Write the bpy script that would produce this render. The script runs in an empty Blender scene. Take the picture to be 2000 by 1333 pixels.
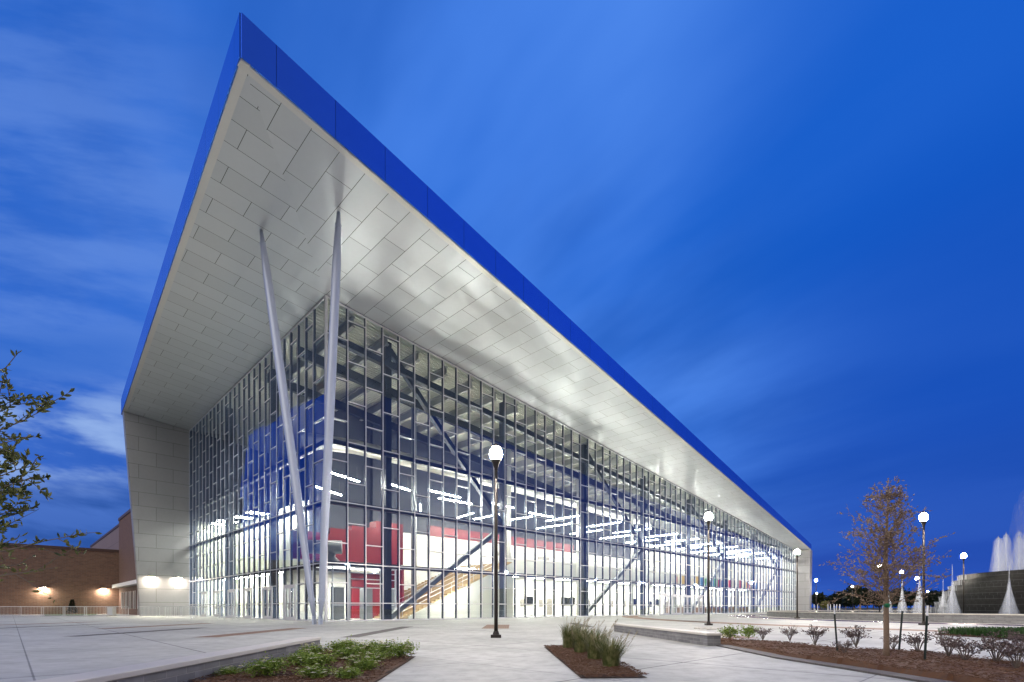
import bpy, math, random
from mathutils import Vector, Matrix
R = math.radians
SC = bpy.context.scene
COL = SC.collection
rnd = random.Random(7)

# ------------------------------------------------------------------ camera
CAMH = 1.0
F = 1000.0                      # focal length in pixels of the 2000 px wide photograph
HOR = 1187.0                    # horizon row
cam_d = bpy.data.cameras.new('camera')
cam = bpy.data.objects.new('camera', cam_d); COL.objects.link(cam)
cam.location = (0, 0, CAMH); cam.rotation_euler = (R(90), 0, 0)
cam_d.sensor_width = 36; cam_d.lens = 36 * F / 2000
cam_d.shift_y = (HOR - 666.5) / 2000.0
cam_d.clip_start = 0.1; cam_d.clip_end = 6000
SC.camera = cam

# ------------------------------------------------------------------ world
SC.view_settings.view_transform = 'Standard'
SC.view_settings.look = 'None'
SC.view_settings.exposure = 0.0
SC.view_settings.gamma = 1.0
SC.render.engine = 'CYCLES'
SC.cycles.use_denoising = True
SC.cycles.max_bounces = 8
SC.cycles.diffuse_bounces = 4
SC.cycles.glossy_bounces = 4
SC.cycles.transmission_bounces = 4
SC.cycles.transparent_max_bounces = 24
SC.cycles.sample_clamp_indirect = 6.0
SC.cycles.caustics_reflective = False
SC.cycles.caustics_refractive = False

class NT:
    """tiny helper for node trees"""
    def __init__(s, tree): s.t = tree; s.n = tree.nodes; s.l = tree.links
    def new(s, typ, **kw):
        n = s.n.new(typ)
        for k, v in kw.items(): setattr(n, k, v)
        return n
    def put(s, sock, v):
        if isinstance(v, bpy.types.NodeSocket): s.l.new(v, sock)
        elif v is not None: sock.default_value = v
    def m(s, op, a, b=None, c=None, clamp=False):
        n = s.n.new('ShaderNodeMath'); n.operation = op; n.use_clamp = clamp
        s.put(n.inputs[0], a)
        if b is not None: s.put(n.inputs[1], b)
        if c is not None: s.put(n.inputs[2], c)
        return n.outputs[0]
    def vm(s, op, a, b=None):
        n = s.n.new('ShaderNodeVectorMath'); n.operation = op
        s.put(n.inputs[0], a)
        if b is not None: s.put(n.inputs[1], b)
        return n.outputs['Value'] if op in ('DOT_PRODUCT', 'LENGTH') else n.outputs[0]
    def xyz(s, x, y, z=0.0):
        n = s.n.new('ShaderNodeCombineXYZ')
        for i, v in enumerate((x, y, z)): s.put(n.inputs[i], v)
        return n.outputs[0]
    def sep(s, v):
        n = s.n.new('ShaderNodeSeparateXYZ'); s.put(n.inputs[0], v); return n.outputs
    def noise(s, vec, scale=5, detail=4, rough=0.5):
        n = s.n.new('ShaderNodeTexNoise'); s.put(n.inputs['Vector'], vec)
        n.inputs['Scale'].default_value = scale; n.inputs['Detail'].default_value = detail
        n.inputs['Roughness'].default_value = rough
        return n.outputs['Fac']
    def ss(s, v, a, b, lo=0.0, hi=1.0):
        n = s.n.new('ShaderNodeMapRange'); n.interpolation_type = 'SMOOTHSTEP'
        s.put(n.inputs['Value'], v)
        n.inputs['From Min'].default_value = a; n.inputs['From Max'].default_value = b
        n.inputs['To Min'].default_value = lo; n.inputs['To Max'].default_value = hi
        return n.outputs['Result']
    def mix(s, f, a, b, blend='MIX'):
        n = s.n.new('ShaderNodeMix'); n.data_type = 'RGBA'; n.blend_type = blend
        s.put(n.inputs[0], f)
        for i, v in ((6, a), (7, b)):
            if isinstance(v, tuple) and len(v) == 3: v = v + (1,)
            s.put(n.inputs[i], v)
        return n.outputs[2]

world = bpy.data.worlds.new('World'); SC.world = world; world.use_nodes = True
wt = world.node_tree; wt.nodes.clear(); W = NT(wt)
tc = W.new('ShaderNodeTexCoord').outputs['Generated']
x, y, z = W.sep(tc)
zc = W.m('MAXIMUM', z, 0.0)
den = W.m('ADD', zc, 0.20)
px = W.m('DIVIDE', x, den); py = W.m('DIVIDE', y, den)
mx, my = -0.60, 0.80
al = W.m('ADD', W.m('MULTIPLY', px, mx), W.m('MULTIPLY', py, my))
ac = W.m('SUBTRACT', W.m('MULTIPLY', px, my), W.m('MULTIPLY', py, mx))
streak = W.noise(W.xyz(W.m('MULTIPLY', al, 0.33), W.m('MULTIPLY', ac, 0.95), 3.1), 1.15, 5, 0.55)
streak2 = W.noise(W.xyz(W.m('MULTIPLY', al, 0.7), W.m('MULTIPLY', ac, 1.5), 7.7), 1.1, 5, 0.55)
# blue hour gradient: deep blue overhead, darker violet blue towards the horizon
base = W.mix(W.ss(z, 0.0, 0.50), (0.010, 0.070, 0.45), (0.001, 0.118, 0.65))
gl = W.vm('DOT_PRODUCT', tc, Vector((0.10, 0.80, 0.60)).normalized()[:])
cm = W.m('MULTIPLY', W.ss(streak, 0.32, 0.64), W.ss(gl, 0.72, 1.0, 0.28, 1.05), clamp=True)
sky = W.mix(cm, base, (0.080, 0.265, 0.90))
# darker bands
sky = W.mix(W.ss(streak2, 0.42, 0.72, 0.0, 0.60), sky, (0.003, 0.082, 0.47))
# clearer, deeper blue high on the right and low on the right
d4 = W.vm('DOT_PRODUCT', tc, Vector((1.0, 1.0, 1.05)).normalized()[:])
sky = W.mix(W.ss(d4, 0.90, 1.0, 0.0, 0.85), sky, (0.001, 0.105, 0.62))
d5 = W.vm('DOT_PRODUCT', tc, Vector((1.0, 1.0, 0.35)).normalized()[:])
sky = W.mix(W.ss(d5, 0.90, 1.0, 0.0, 0.6), sky, (0.003, 0.065, 0.48))
# bright broken cloud low on the left
d1 = W.vm('DOT_PRODUCT', tc, Vector((-0.86, 1.0, 0.34)).normalized()[:])
az = W.m('DIVIDE', x, W.m('MAXIMUM', y, 0.05))
el = W.m('DIVIDE', z, W.m('MAXIMUM', y, 0.05))
cl = W.noise(W.xyz(W.m('MULTIPLY', az, 1.2), W.m('ADD', W.m('MULTIPLY', el, 5.2), W.m('MULTIPLY', az, 0.9)), 4.3), 2.3, 6, 0.55)
band = W.m('MULTIPLY', W.m('MULTIPLY', W.ss(el, 0.20, 0.29), W.ss(el, 0.47, 0.36)), W.ss(az, -0.55, -0.80))
cmask = W.m('MULTIPLY', band, W.ss(cl, 0.36, 0.60))
sky = W.mix(cmask, sky, (0.50, 0.68, 0.95))
d2 = W.vm('DOT_PRODUCT', tc, Vector((-0.95, 1.0, 0.60)).normalized()[:])
sky = W.mix(W.m('MULTIPLY', W.ss(d2, 0.90, 1.0), W.ss(cl, 0.30, 0.65, 0.15, 0.65)), sky, (0.15, 0.31, 0.82))
# dark cloud bank under it
d3 = W.vm('DOT_PRODUCT', tc, Vector((-0.85, 1.0, 0.15)).normalized()[:])
sky = W.mix(W.m('MULTIPLY', W.m('MULTIPLY', W.ss(el, 0.27, 0.17), W.ss(az, -0.5, -0.75)), W.ss(cl, 0.66, 0.36, 0.25, 0.95)), sky, (0.006, 0.062, 0.30))
sky = W.mix(W.m('MULTIPLY', W.m('MULTIPLY', W.ss(el, 0.42, 0.48), W.ss(el, 0.58, 0.50)), W.ss(az, -0.6, -0.8, 0.0, 0.5)), sky, (0.006, 0.12, 0.60))
# behind the photographer the afterglow is greyer
sky = W.mix(W.ss(y, 0.15, -0.5, 0.0, 0.9), sky, (0.16, 0.17, 0.24))
nish = W.new('ShaderNodeTexSky'); nish.sky_type = 'NISHITA'; nish.sun_disc = False
SUN_EL, SUN_ROT = R(2), R(200)
nish.sun_elevation = SUN_EL; nish.sun_rotation = SUN_ROT
bg1 = W.new('ShaderNodeBackground'); W.put(bg1.inputs[0], sky); bg1.inputs[1].default_value = 0.92
bg2 = W.new('ShaderNodeBackground'); W.l.new(nish.outputs[0], bg2.inputs[0]); bg2.inputs[1].default_value = 0.006
addw = W.new('ShaderNodeAddShader'); W.l.new(bg1.outputs[0], addw.inputs[0]); W.l.new(bg2.outputs[0], addw.inputs[1])
ow = W.new('ShaderNodeOutputWorld'); W.l.new(addw.outputs[0], ow.inputs[0])

# soft afterglow from behind the photographer
sun_d = bpy.data.lights.new('sun', 'SUN'); sun_d.energy = 2.1; sun_d.angle = R(70); sun_d.color = (1.0, 0.92, 0.79)
sun = bpy.data.objects.new('sun', sun_d); COL.objects.link(sun)
sun.rotation_euler = (R(48), 0, R(-25))

# ------------------------------------------------------------------ helpers
def at(u, v, zz=0.0):
    Y = (CAMH - zz) * F / (v - HOR)
    return Vector(((u - 1000) / F * Y, Y, zz))

class MB:
    def __init__(s): s.v = []; s.f = []
    def add(s, vs, fs):
        o = len(s.v); s.v += [tuple(p) for p in vs]; s.f += [tuple(i + o for i in f) for f in fs]
    def box(s, x0, x1, y0, y1, z0, z1):
        s.add([(x0,y0,z0),(x1,y0,z0),(x1,y1,z0),(x0,y1,z0),(x0,y0,z1),(x1,y0,z1),(x1,y1,z1),(x0,y1,z1)],
              [(3,2,1,0),(4,5,6,7),(0,1,5,4),(1,2,6,5),(2,3,7,6),(3,0,4,7)])
    def hexa(s, b, t):
        n = len(b)
        s.add(list(b) + list(t), [tuple(range(n))[::-1], tuple(range(n, 2*n))] + [(i, (i+1) % n, n+(i+1) % n, n+i) for i in range(n)])
    def bar(s, p, q, w, d, up=(0,0,1)):
        p = Vector(p); q = Vector(q); ax = (q-p).normalized(); up = Vector(up)
        if abs(ax.dot(up)) > 0.99: up = Vector((1,0,0))
        a = ax.cross(up).normalized()*w/2; b = ax.cross(a).normalized()*d/2
        s.hexa([p-a-b, p+a-b, p+a+b, p-a+b], [q-a-b, q+a-b, q+a+b, q-a+b])
    def tube(s, pts, rad, n=8, cap=True):
        pts = [Vector(p) for p in pts]; k = len(pts)
        if not isinstance(rad, (list, tuple)): rad = [rad]*k
        o = len(s.v); ref = None
        for i, p in enumerate(pts):
            d = (pts[min(i+1, k-1)] - pts[max(i-1, 0)]).normalized()
            if ref is None:
                ref = d.cross(Vector((0.31, 0.17, 0.93)))
                if ref.length < 1e-3: ref = d.cross(Vector((1, 0, 0)))
            a = (ref - d*ref.dot(d)).normalized(); ref = a; b = d.cross(a)
            for j in range(n):
                t = 2*math.pi*j/n
                s.v.append(tuple(p + (a*math.cos(t) + b*math.sin(t))*rad[i]))
        for i in range(k-1):
            for j in range(n):
                s.f.append((o+i*n+j, o+i*n+(j+1) % n, o+(i+1)*n+(j+1) % n, o+(i+1)*n+j))
        if cap:
            s.f.append(tuple(o+j for j in range(n))[::-1]); s.f.append(tuple(o+(k-1)*n+j for j in range(n)))
    def lathe(s, prof, c=(0,0,0), n=16, a0=0.0, a1=2*math.pi):
        o = len(s.v); full = abs(a1-a0-2*math.pi) < 1e-4; m = n if full else n+1
        for r, zz in prof:
            for j in range(m):
                t = a0 + (a1-a0)*j/n
                s.v.append((c[0]+r*math.cos(t), c[1]+r*math.sin(t), c[2]+zz))
        for i in range(len(prof)-1):
            for j in range(n):
                j2 = (j+1) % m
                s.f.append((o+i*m+j, o+i*m+j2, o+(i+1)*m+j2, o+(i+1)*m+j))
    def leaf(s, p, d, l, w, roll=0.0):
        d = d.normalized(); a = d.cross(Vector((0,0,1)))
        if a.length < 1e-3: a = Vector((1,0,0))
        a.normalize(); b = d.cross(a); a = a*math.cos(roll) + b*math.sin(roll); b = d.cross(a)
        s.add([p, p+d*l*.28+a*w*.44+b*w*.1, p+d*l*.65+a*w*.46+b*w*.1, p+d*l, p+d*l*.65-a*w*.46+b*w*.1, p+d*l*.28-a*w*.44+b*w*.1], [(0,1,2,3),(0,3,4,5)])
    def build(s, name, mat, parent=None, smooth=False, swap=False):
        me = bpy.data.meshes.new(name); me.from_pydata(s.v, [], s.f); me.update()
        uv = me.uv_layers.new(name='UVMap').data
        for pl in me.polygons:
            n = pl.normal
            if abs(n.z) > 0.75: tx, ty = None, None
            else:
                tx = Vector((-n.y, n.x, 0)).normalized()
            for li in pl.loop_indices:
                c = me.vertices[me.loops[li].vertex_index].co
                if tx is None: q = (c.x, c.y)
                else: q = (c.dot(tx), c.z)
                uv[li].uv = (q[1], q[0]) if swap else q
        me.materials.append(mat)
        if smooth:
            for pl in me.polygons: pl.use_smooth = True
        o = bpy.data.objects.new(name, me); COL.objects.link(o)
        if parent: o.parent = parent
        return o

def tag(o, label=None, cat=None, group=None, kind=None):
    if label: o['label'] = label
    if cat: o['category'] = cat
    if group: o['group'] = group
    if kind: o['kind'] = kind
    return o
def empty(name, loc, rz, label, cat, group=None):
    o = bpy.data.objects.new(name, None); COL.objects.link(o)
    o.location = loc; o.rotation_euler = (0, 0, rz); o.empty_display_size = 0.2
    return tag(o, label, cat, group)
def copy_tree(o, parent=None):
    c = o.copy(); COL.objects.link(c)
    if parent: c.parent = parent
    for ch in [k for k in list(COL.objects) if k.parent == o]: copy_tree(ch, c)
    return c

# ------------------------------------------------------------------ materials
def mat(name, col, rough=0.5, metal=0.0, var=0.0, vscale=4.0, bump=0.0, bscale=30.0, emit=None, spec=0.5):
    m = bpy.data.materials.new(name); m.use_nodes = True; T = NT(m.node_tree)
    b = T.n['Principled BSDF']
    b.inputs['Base Color'].default_value = (*col, 1); b.inputs['Roughness'].default_value = rough
    b.inputs['Metallic'].default_value = metal; b.inputs['Specular IOR Level'].default_value = spec
    oc = T.new('ShaderNodeTexCoord').outputs['Object']
    if var:
        f = T.noise(oc, vscale, 6, 0.6)
        c = T.mix(f, tuple(k*(1-var) for k in col), tuple(min(1, k*(1+var)) for k in col))
        T.l.new(c, b.inputs['Base Color'])
        T.l.new(T.ss(f, 0.3, 0.7, rough*0.85, min(1, rough*1.15)), b.inputs['Roughness'])
    if bump:
        bn = T.new('ShaderNodeBump'); bn.inputs['Strength'].default_value = bump; bn.inputs['Distance'].default_value = 0.02
        T.l.new(T.noise(oc, bscale, 6, 0.6), bn.inputs['Height']); T.l.new(bn.outputs[0], b.inputs['Normal'])
    if emit:
        b.inputs['Emission Color'].default_value = (*emit[0], 1); b.inputs['Emission Strength'].default_value = emit[1]
    return m

def brick_mat(name, c1, c2, mortar, bw, rh, ms, rough=0.5, metal=0.0, bump=0.3, var=0.15, smooth=0.1, spec=0.5, off=0.5):
    m = bpy.data.materials.new(name); m.use_nodes = True; T = NT(m.node_tree)
    b = T.n['Principled BSDF']; b.inputs['Roughness'].default_value = rough; b.inputs['Metallic'].default_value = metal
    b.inputs['Specular IOR Level'].default_value = spec
    tcn = T.new('ShaderNodeTexCoord')
    br = T.new('ShaderNodeTexBrick'); br.offset = off; T.l.new(tcn.outputs['UV'], br.inputs['Vector'])
    for k, v in (('Color1', c1), ('Color2', c2), ('Mortar', mortar)): br.inputs[k].default_value = (*v, 1)
    br.inputs['Scale'].default_value = 1.0; br.inputs['Mortar Size'].default_value = ms
    br.inputs['Mortar Smooth'].default_value = smooth
    br.inputs['Brick Width'].default_value = bw; br.inputs['Row Height'].default_value = rh
    f = T.noise(tcn.outputs['Object'], 3.0, 6, 0.65)
    c = T.mix(1.0, br.outputs['Color'], T.mix(f, (1-var,)*3, (1+var,)*3), 'MULTIPLY')
    T.l.new(c, b.inputs['Base Color'])
    if bump:
        bn = T.new('ShaderNodeBump'); bn.inputs['Strength'].default_value = bump; bn.inputs['Distance'].default_value = 0.015
        T.l.new(T.m('SUBTRACT', 1.0, br.outputs['Fac']), bn.inputs['Height']); T.l.new(bn.outputs[0], b.inputs['Normal'])
    return m

def glass_mat(name, tint, ior=1.55, refl=1.0):
    m = bpy.data.materials.new(name); m.use_nodes = True; T = NT(m.node_tree); T.n.clear()
    fr = T.new('ShaderNodeFresnel'); fr.inputs[0].default_value = ior
    gi = T.new('ShaderNodeNewGeometry')
    tr = T.new('ShaderNodeBsdfTransparent'); tr.inputs[0].default_value = (*tint, 1)
    gl = T.new('ShaderNodeBsdfGlossy'); gl.inputs['Roughness'].default_value = 0.015
    gl.inputs[0].default_value = (0.42, 0.58, 1.0, 1)   # blue reflective coating
    # slight waviness of the panes
    bn = T.new('ShaderNodeBump'); bn.inputs['Strength'].default_value = 0.02; bn.inputs['Distance'].default_value = 0.05
    oc = T.new('ShaderNodeTexCoord').outputs['Object']
    T.l.new(T.noise(oc, 0.7, 2, 0.5), bn.inputs['Height']); T.l.new(bn.outputs[0], gl.inputs['Normal'])
    mx_ = T.new('ShaderNodeMixShader')
    T.l.new(T.m('MULTIPLY_ADD', fr.outputs[0], refl, 0.075, clamp=True), mx_.inputs[0])
    T.l.new(tr.outputs[0], mx_.inputs[1]); T.l.new(gl.outputs[0], mx_.inputs[2])
    o = T.new('ShaderNodeOutputMaterial'); T.l.new(mx_.outputs[0], o.inputs[0])
    return m

def emit_mat(name, col, st):
    m = bpy.data.materials.new(name); m.use_nodes = True; T = NT(m.node_tree); T.n.clear()
    e = T.new('ShaderNodeEmission'); e.inputs[0].default_value = (*col, 1); e.inputs[1].default_value = st
    o = T.new('ShaderNodeOutputMaterial'); T.l.new(e.outputs[0], o.inputs[0]); return m

def leaf_mat(name, c1, c2, trans=0.25):
    m = bpy.data.materials.new(name); m.use_nodes = True; T = NT(m.node_tree); T.n.clear()
    oc = T.new('ShaderNodeTexCoord').outputs['Object']
    f = T.ss(T.noise(oc, 9.0, 3, 0.6), 0.35, 0.65)
    c = T.mix(f, c1, c2)
    d = T.new('ShaderNodeBsdfDiffuse'); T.l.new(c, d.inputs[0])
    t = T.new('ShaderNodeBsdfTranslucent'); T.l.new(c, t.inputs[0])
    g = T.new('ShaderNodeBsdfGlossy'); g.inputs['Roughness'].default_value = 0.4; g.inputs[0].default_value = (.5,.5,.5,1)
    a = T.new('ShaderNodeMixShader'); a.inputs[0].default_value = trans
    T.l.new(d.outputs[0], a.inputs[1]); T.l.new(t.outputs[0], a.inputs[2])
    bmx = T.new('ShaderNodeMixShader'); bmx.inputs[0].default_value = 0.06
    T.l.new(a.outputs[0], bmx.inputs[1]); T.l.new(g.outputs[0], bmx.inputs[2])
    o = T.new('ShaderNodeOutputMaterial'); T.l.new(bmx.outputs[0], o.inputs[0]); return m

def concrete_mat():
    m = bpy.data.materials.new('plaza_concrete'); m.use_nodes = True; T = NT(m.node_tree)
    b = T.n['Principled BSDF']
    oc = T.new('ShaderNodeTexCoord').outputs['Object']
    xx, yy, zz = T.sep(oc)
    s_ = T.m('ADD', T.m('MULTIPLY', xx, 0.7142), T.m('MULTIPLY', yy, 0.7))
    t_ = T.m('ADD', T.m('MULTIPLY', xx, -0.7), T.m('MULTIPLY', yy, 0.7142))
    def line(c, per, off, w):
        fr = T.m('FRACT', T.m('DIVIDE', T.m('ADD', c, off + 1000*per), per))
        dd = T.m('MULTIPLY', T.m('ABSOLUTE', T.m('SUBTRACT', fr, 0.5)), per)
        return T.ss(dd, per/2 - w, per/2 - w*0.5)
    ln = T.m('MAXIMUM', line(s_, 5.68, 2.6, 0.028), line(t_, 5.68, 1.2, 0.028))
    ln2 = T.m('MAXIMUM', line(s_, 2.84, 2.6, 0.018), line(t_, 2.84, 1.2, 0.018))
    ln = T.m('MAXIMUM', ln, T.m('MULTIPLY', ln2, 0.7))
    n1 = T.noise(oc, 0.35, 5, 0.6); n2 = T.noise(oc, 3.0, 8, 0.7); n3 = T.noise(oc, 60.0, 3, 0.6)
    # each slab has a slightly different tone
    wn = T.new('ShaderNodeTexWhiteNoise'); wn.noise_dimensions = '2D'
    T.l.new(T.xyz(T.m('FLOOR', T.m('DIVIDE', T.m('ADD', s_, 2.6+568), 2.84)), T.m('FLOOR', T.m('DIVIDE', T.m('ADD', t_, 1.2+568), 2.84))), wn.inputs['Vector'])
    c = T.mix(T.ss(n1, 0.3, 0.7), (0.36, 0.36, 0.325), (0.53, 0.53, 0.485))
    c = T.mix(T.ss(n2, 0.42, 0.72, 0, 0.6), c, (0.28, 0.275, 0.245))
    c = T.mix(T.ss(n3, 0.45, 0.75, 0, 0.25), c, (0.30, 0.29, 0.27))
    c = T.mix(T.m('MULTIPLY', wn.outputs['Value'], 0.38), c, (0.36, 0.35, 0.335))
    c = T.mix(T.m('MULTIPLY', ln, 0.9), c, (0.08, 0.075, 0.07))
    T.l.new(c, b.inputs['Base Color'])
    T.l.new(T.ss(n2, 0.3, 0.7, 0.55, 0.8), b.inputs['Roughness'])
    bn = T.new('ShaderNodeBump'); bn.inputs['Strength'].default_value = 0.25; bn.inputs['Distance'].default_value = 0.01
    T.l.new(T.m('SUBTRACT', T.m('MULTIPLY', n3, 0.4), ln), bn.inputs['Height']); T.l.new(bn.outputs[0], b.inputs['Normal'])
    return m

def water_jet_mat(name='jet_water', lo=.05, hi=.75):
    m = bpy.data.materials.new(name); m.use_nodes = True; T = NT(m.node_tree); T.n.clear()
    oc = T.new('ShaderNodeTexCoord').outputs['Object']
    xx, yy, zz = T.sep(oc)
    f = T.noise(T.xyz(T.m('MULTIPLY', xx, 6.0), T.m('MULTIPLY', yy, 6.0), T.m('MULTIPLY', zz, 0.5)), 1.0, 2, 0.5)
    d = T.new('ShaderNodeBsdfDiffuse'); d.inputs[0].default_value = (.85,.88,.92,1)
    t = T.new('ShaderNodeBsdfTranslucent'); t.inputs[0].default_value = (.85,.88,.92,1)
    a = T.new('ShaderNodeMixShader'); a.inputs[0].default_value = 0.5
    T.l.new(d.outputs[0], a.inputs[1]); T.l.new(t.outputs[0], a.inputs[2])
    tr = T.new('ShaderNodeBsdfTransparent')
    mx_ = T.new('ShaderNodeMixShader'); T.l.new(T.ss(f, 0.32, 0.75, lo, hi), mx_.inputs[0])
    T.l.new(tr.outputs[0], mx_.inputs[1]); T.l.new(a.outputs[0], mx_.inputs[2])
    o = T.new('ShaderNodeOutputMaterial'); T.l.new(mx_.outputs[0], o.inputs[0]); return m

M = {}
M['concrete'] = concrete_mat()
M['far_ground'] = mat('far_ground', (0.05, 0.055, 0.04), 0.9, var=0.4, vscale=0.05)
M['soffit'] = brick_mat('soffit_panel', (0.45,0.48,0.515), (0.50,0.53,0.565), (0.06,0.06,0.06), 3.1, 1.42, 0.015, rough=0.36, metal=0.50, bump=0.12, var=0.04)
M['wing'] = brick_mat('wing_panel', (0.25,0.25,0.265), (0.275,0.275,0.29), (0.09,0.088,0.088), 3.4, 1.6, 0.018, rough=0.38, metal=0.3, bump=0.15, var=0.08)
M['fascia'] = brick_mat('fascia_panel', (0.055,0.20,0.74), (0.065,0.22,0.77), (0.02,0.06,0.24), 2.8, 60.0, 0.016, rough=0.22, metal=0.85, bump=0.1, var=0.06, off=0.0)  # grey metal; the blue of the reflected sky is put into its base colour
M['trim'] = mat('eave_trim', (0.55,0.55,0.54), 0.35, 0.5, var=0.05)
M['alu'] = mat('aluminium_frame', (0.66,0.67,0.71), 0.36, 0.45, var=0.06)
M['mullion'] = mat('dark_mullion', (0.045,0.06,0.085), 0.4, 0.3, var=0.1)
M['glass'] = glass_mat('curtain_glass', (0.86, 0.92, 0.91), 1.5, 1.25)
M['steel_dark'] = mat('painted_steel', (0.010,0.015,0.026), 0.45, 0.2, var=0.2)
M['steel_grey'] = mat('grey_steel', (0.22,0.23,0.24), 0.5, 0.3, var=0.15)
M['deck'] = mat('metal_deck', (0.58,0.58,0.50), 0.5, 0.2, var=0.08)
M['joist'] = mat('joist_paint', (0.30,0.305,0.29), 0.5, 0.1, var=0.1)
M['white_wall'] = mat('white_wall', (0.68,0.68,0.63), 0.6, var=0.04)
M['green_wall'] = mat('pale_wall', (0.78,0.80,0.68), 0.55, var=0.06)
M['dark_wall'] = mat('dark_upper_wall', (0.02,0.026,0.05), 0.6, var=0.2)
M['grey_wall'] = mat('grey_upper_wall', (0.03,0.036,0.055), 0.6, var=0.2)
M['red'] = mat('red_panel', (0.15,0.002,0.006), 0.45, var=0.12)
M['floor'] = mat('terrazzo_floor', (0.50,0.48,0.45), 0.25, var=0.1)
M['tread'] = mat('stair_tread', (0.50,0.37,0.20), 0.5, var=0.15)
M['duct'] = mat('spiral_duct', (0.42,0.42,0.40), 0.35, 0.6, var=0.1)
M['column'] = mat('column_paint', (0.42,0.47,0.60), 0.35, 0.2, var=0.05)
M['black'] = mat('black_plastic', (0.02,0.02,0.022), 0.4)
M['bronze'] = mat('bronze_pole', (0.035,0.028,0.024), 0.45, 0.4, var=0.2)
M['brick'] = brick_mat('brown_brick', (0.23,0.125,0.082), (0.16,0.085,0.06), (0.20,0.16,0.13), 0.60, 0.20, 0.018, rough=0.8, bump=0.5, var=0.3)
M['brick_dark'] = brick_mat('plum_brick', (0.15,0.085,0.068), (0.12,0.068,0.056), (0.13,0.09,0.08), 0.60, 0.20, 0.018, rough=0.8, bump=0.4, var=0.25)
M['pale_panel'] = brick_mat('pale_panel', (0.21,0.155,0.15), (0.235,0.175,0.165), (0.12,0.09,0.09), 6.0, 12.0, 0.04, rough=0.6, bump=0.1)
M['parapet'] = mat('parapet_cap', (0.10,0.06,0.05), 0.5, 0.2)
M['stone'] = brick_mat('grey_wall_stone', (0.19,0.19,0.20), (0.12,0.12,0.13), (0.24,0.235,0.23), 0.40, 0.088, 0.006, rough=0.75, bump=0.7, var=0.45)
M['cap'] = mat('cast_stone_cap', (0.54,0.51,0.46), 0.6, var=0.1, vscale=6, bump=0.15)
M['paver_brown'] = brick_mat('brown_paver', (0.27,0.15,0.085), (0.20,0.11,0.07), (0.10,0.07,0.05), 0.22, 0.11, 0.006, rough=0.7, bump=0.3, var=0.2)
M['paver_grey'] = brick_mat('grey_paver', (0.105,0.09,0.08), (0.08,0.068,0.06), (0.05,0.045,0.04), 0.22, 0.11, 0.006, rough=0.7, bump=0.3, var=0.2)
M['paver_red'] = brick_mat('wet_paver', (0.20,0.10,0.08), (0.15,0.08,0.065), (0.08,0.05,0.04), 0.3, 0.15, 0.008, rough=0.25, bump=0.2, var=0.3)
M['mulch'] = mat('mulch_soil', (0.05,0.024,0.011), 0.95, var=0.7, vscale=28, bump=1.0, bscale=40)
M['chip'] = mat('mulch_chip', (0.115,0.052,0.022), 0.9, var=0.6, vscale=14)
M['rose_leaf'] = leaf_mat('rose_leaf', (0.10,0.17,0.016), (0.30,0.40,0.06))
M['petal'] = leaf_mat('white_petal', (0.75,0.70,0.42), (0.85,0.82,0.68), 0.2)
M['grass_blade'] = leaf_mat('grass_blade', (0.09,0.12,0.03), (0.28,0.27,0.12))
M['plume'] = leaf_mat('grass_plume', (0.30,0.25,0.14), (0.40,0.34,0.22))
M['liriope'] = leaf_mat('strap_leaf', (0.018,0.06,0.010), (0.05,0.12,0.02))
M['bronze_leaf'] = leaf_mat('bronze_leaf', (0.10,0.065,0.06), (0.22,0.16,0.14))
M['oak_leaf'] = leaf_mat('oak_leaf', (0.05,0.07,0.016), (0.19,0.20,0.06))
M['cypress_leaf'] = leaf_mat('rust_leaf', (0.26,0.185,0.125), (0.40,0.30,0.20))
M['bark'] = mat('tree_bark', (0.24,0.17,0.12), 0.9, var=0.45, vscale=25, bump=0.8, bscale=50)
M['twig'] = mat('grey_twig', (0.15,0.12,0.10), 0.9, var=0.3)
M['far_leaf'] = leaf_mat('far_leaf', (0.012,0.020,0.010), (0.03,0.04,0.016))
M['lit_leaf'] = leaf_mat('lit_leaf', (0.16,0.17,0.03), (0.26,0.24,0.05))  # lamp light on the small far tree is put into this leaf colour
M['stake'] = mat('green_stake', (0.010,0.022,0.018), 0.5, 0.2)
M['white_paint'] = mat('white_paint', (0.8,0.8,0.8), 0.5)
M['ribbon'] = mat('green_ribbon', (0.01,0.22,0.09), 0.5)
M['galv'] = mat('galvanised_steel', (0.55,0.56,0.58), 0.4, 0.6)
M['granite'] = brick_mat('dark_granite', (0.006,0.006,0.007), (0.009,0.0085,0.009), (0.045,0.045,0.05), 1.2, 0.66, 0.014, rough=0.5, bump=0.2, var=0.4, spec=0.1)
M['water'] = mat('pool_water', (0.02,0.03,0.05), 0.06, bump=0.25, bscale=2.0)
M['jet'] = water_jet_mat()
M['spray'] = water_jet_mat('spray_water', .02, .22)
M['mist'] = water_jet_mat('mist_water', .0, .07)
M['lawn'] = mat('lawn', (0.06,0.13,0.015), 0.95, var=0.4, vscale=8, bump=0.6)
M['strip'] = emit_mat('strip_light', (1.0, 0.95, 0.84), 380.0)
M['panel_light'] = emit_mat('panel_light', (1.0, 0.96, 0.86), 105.0)
M['globe'] = emit_mat('lamp_globe', (1.0, 0.90, 0.76), 1650.0)
M['sconce'] = emit_mat('sconce_lens', (1.0, 0.86, 0.66), 1000.0)
M['screen'] = mat('dark_screen', (0.012,0.013,0.016), 0.2)
M['door_leaf'] = mat('grey_door', (0.23,0.21,0.19), 0.5)

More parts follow.
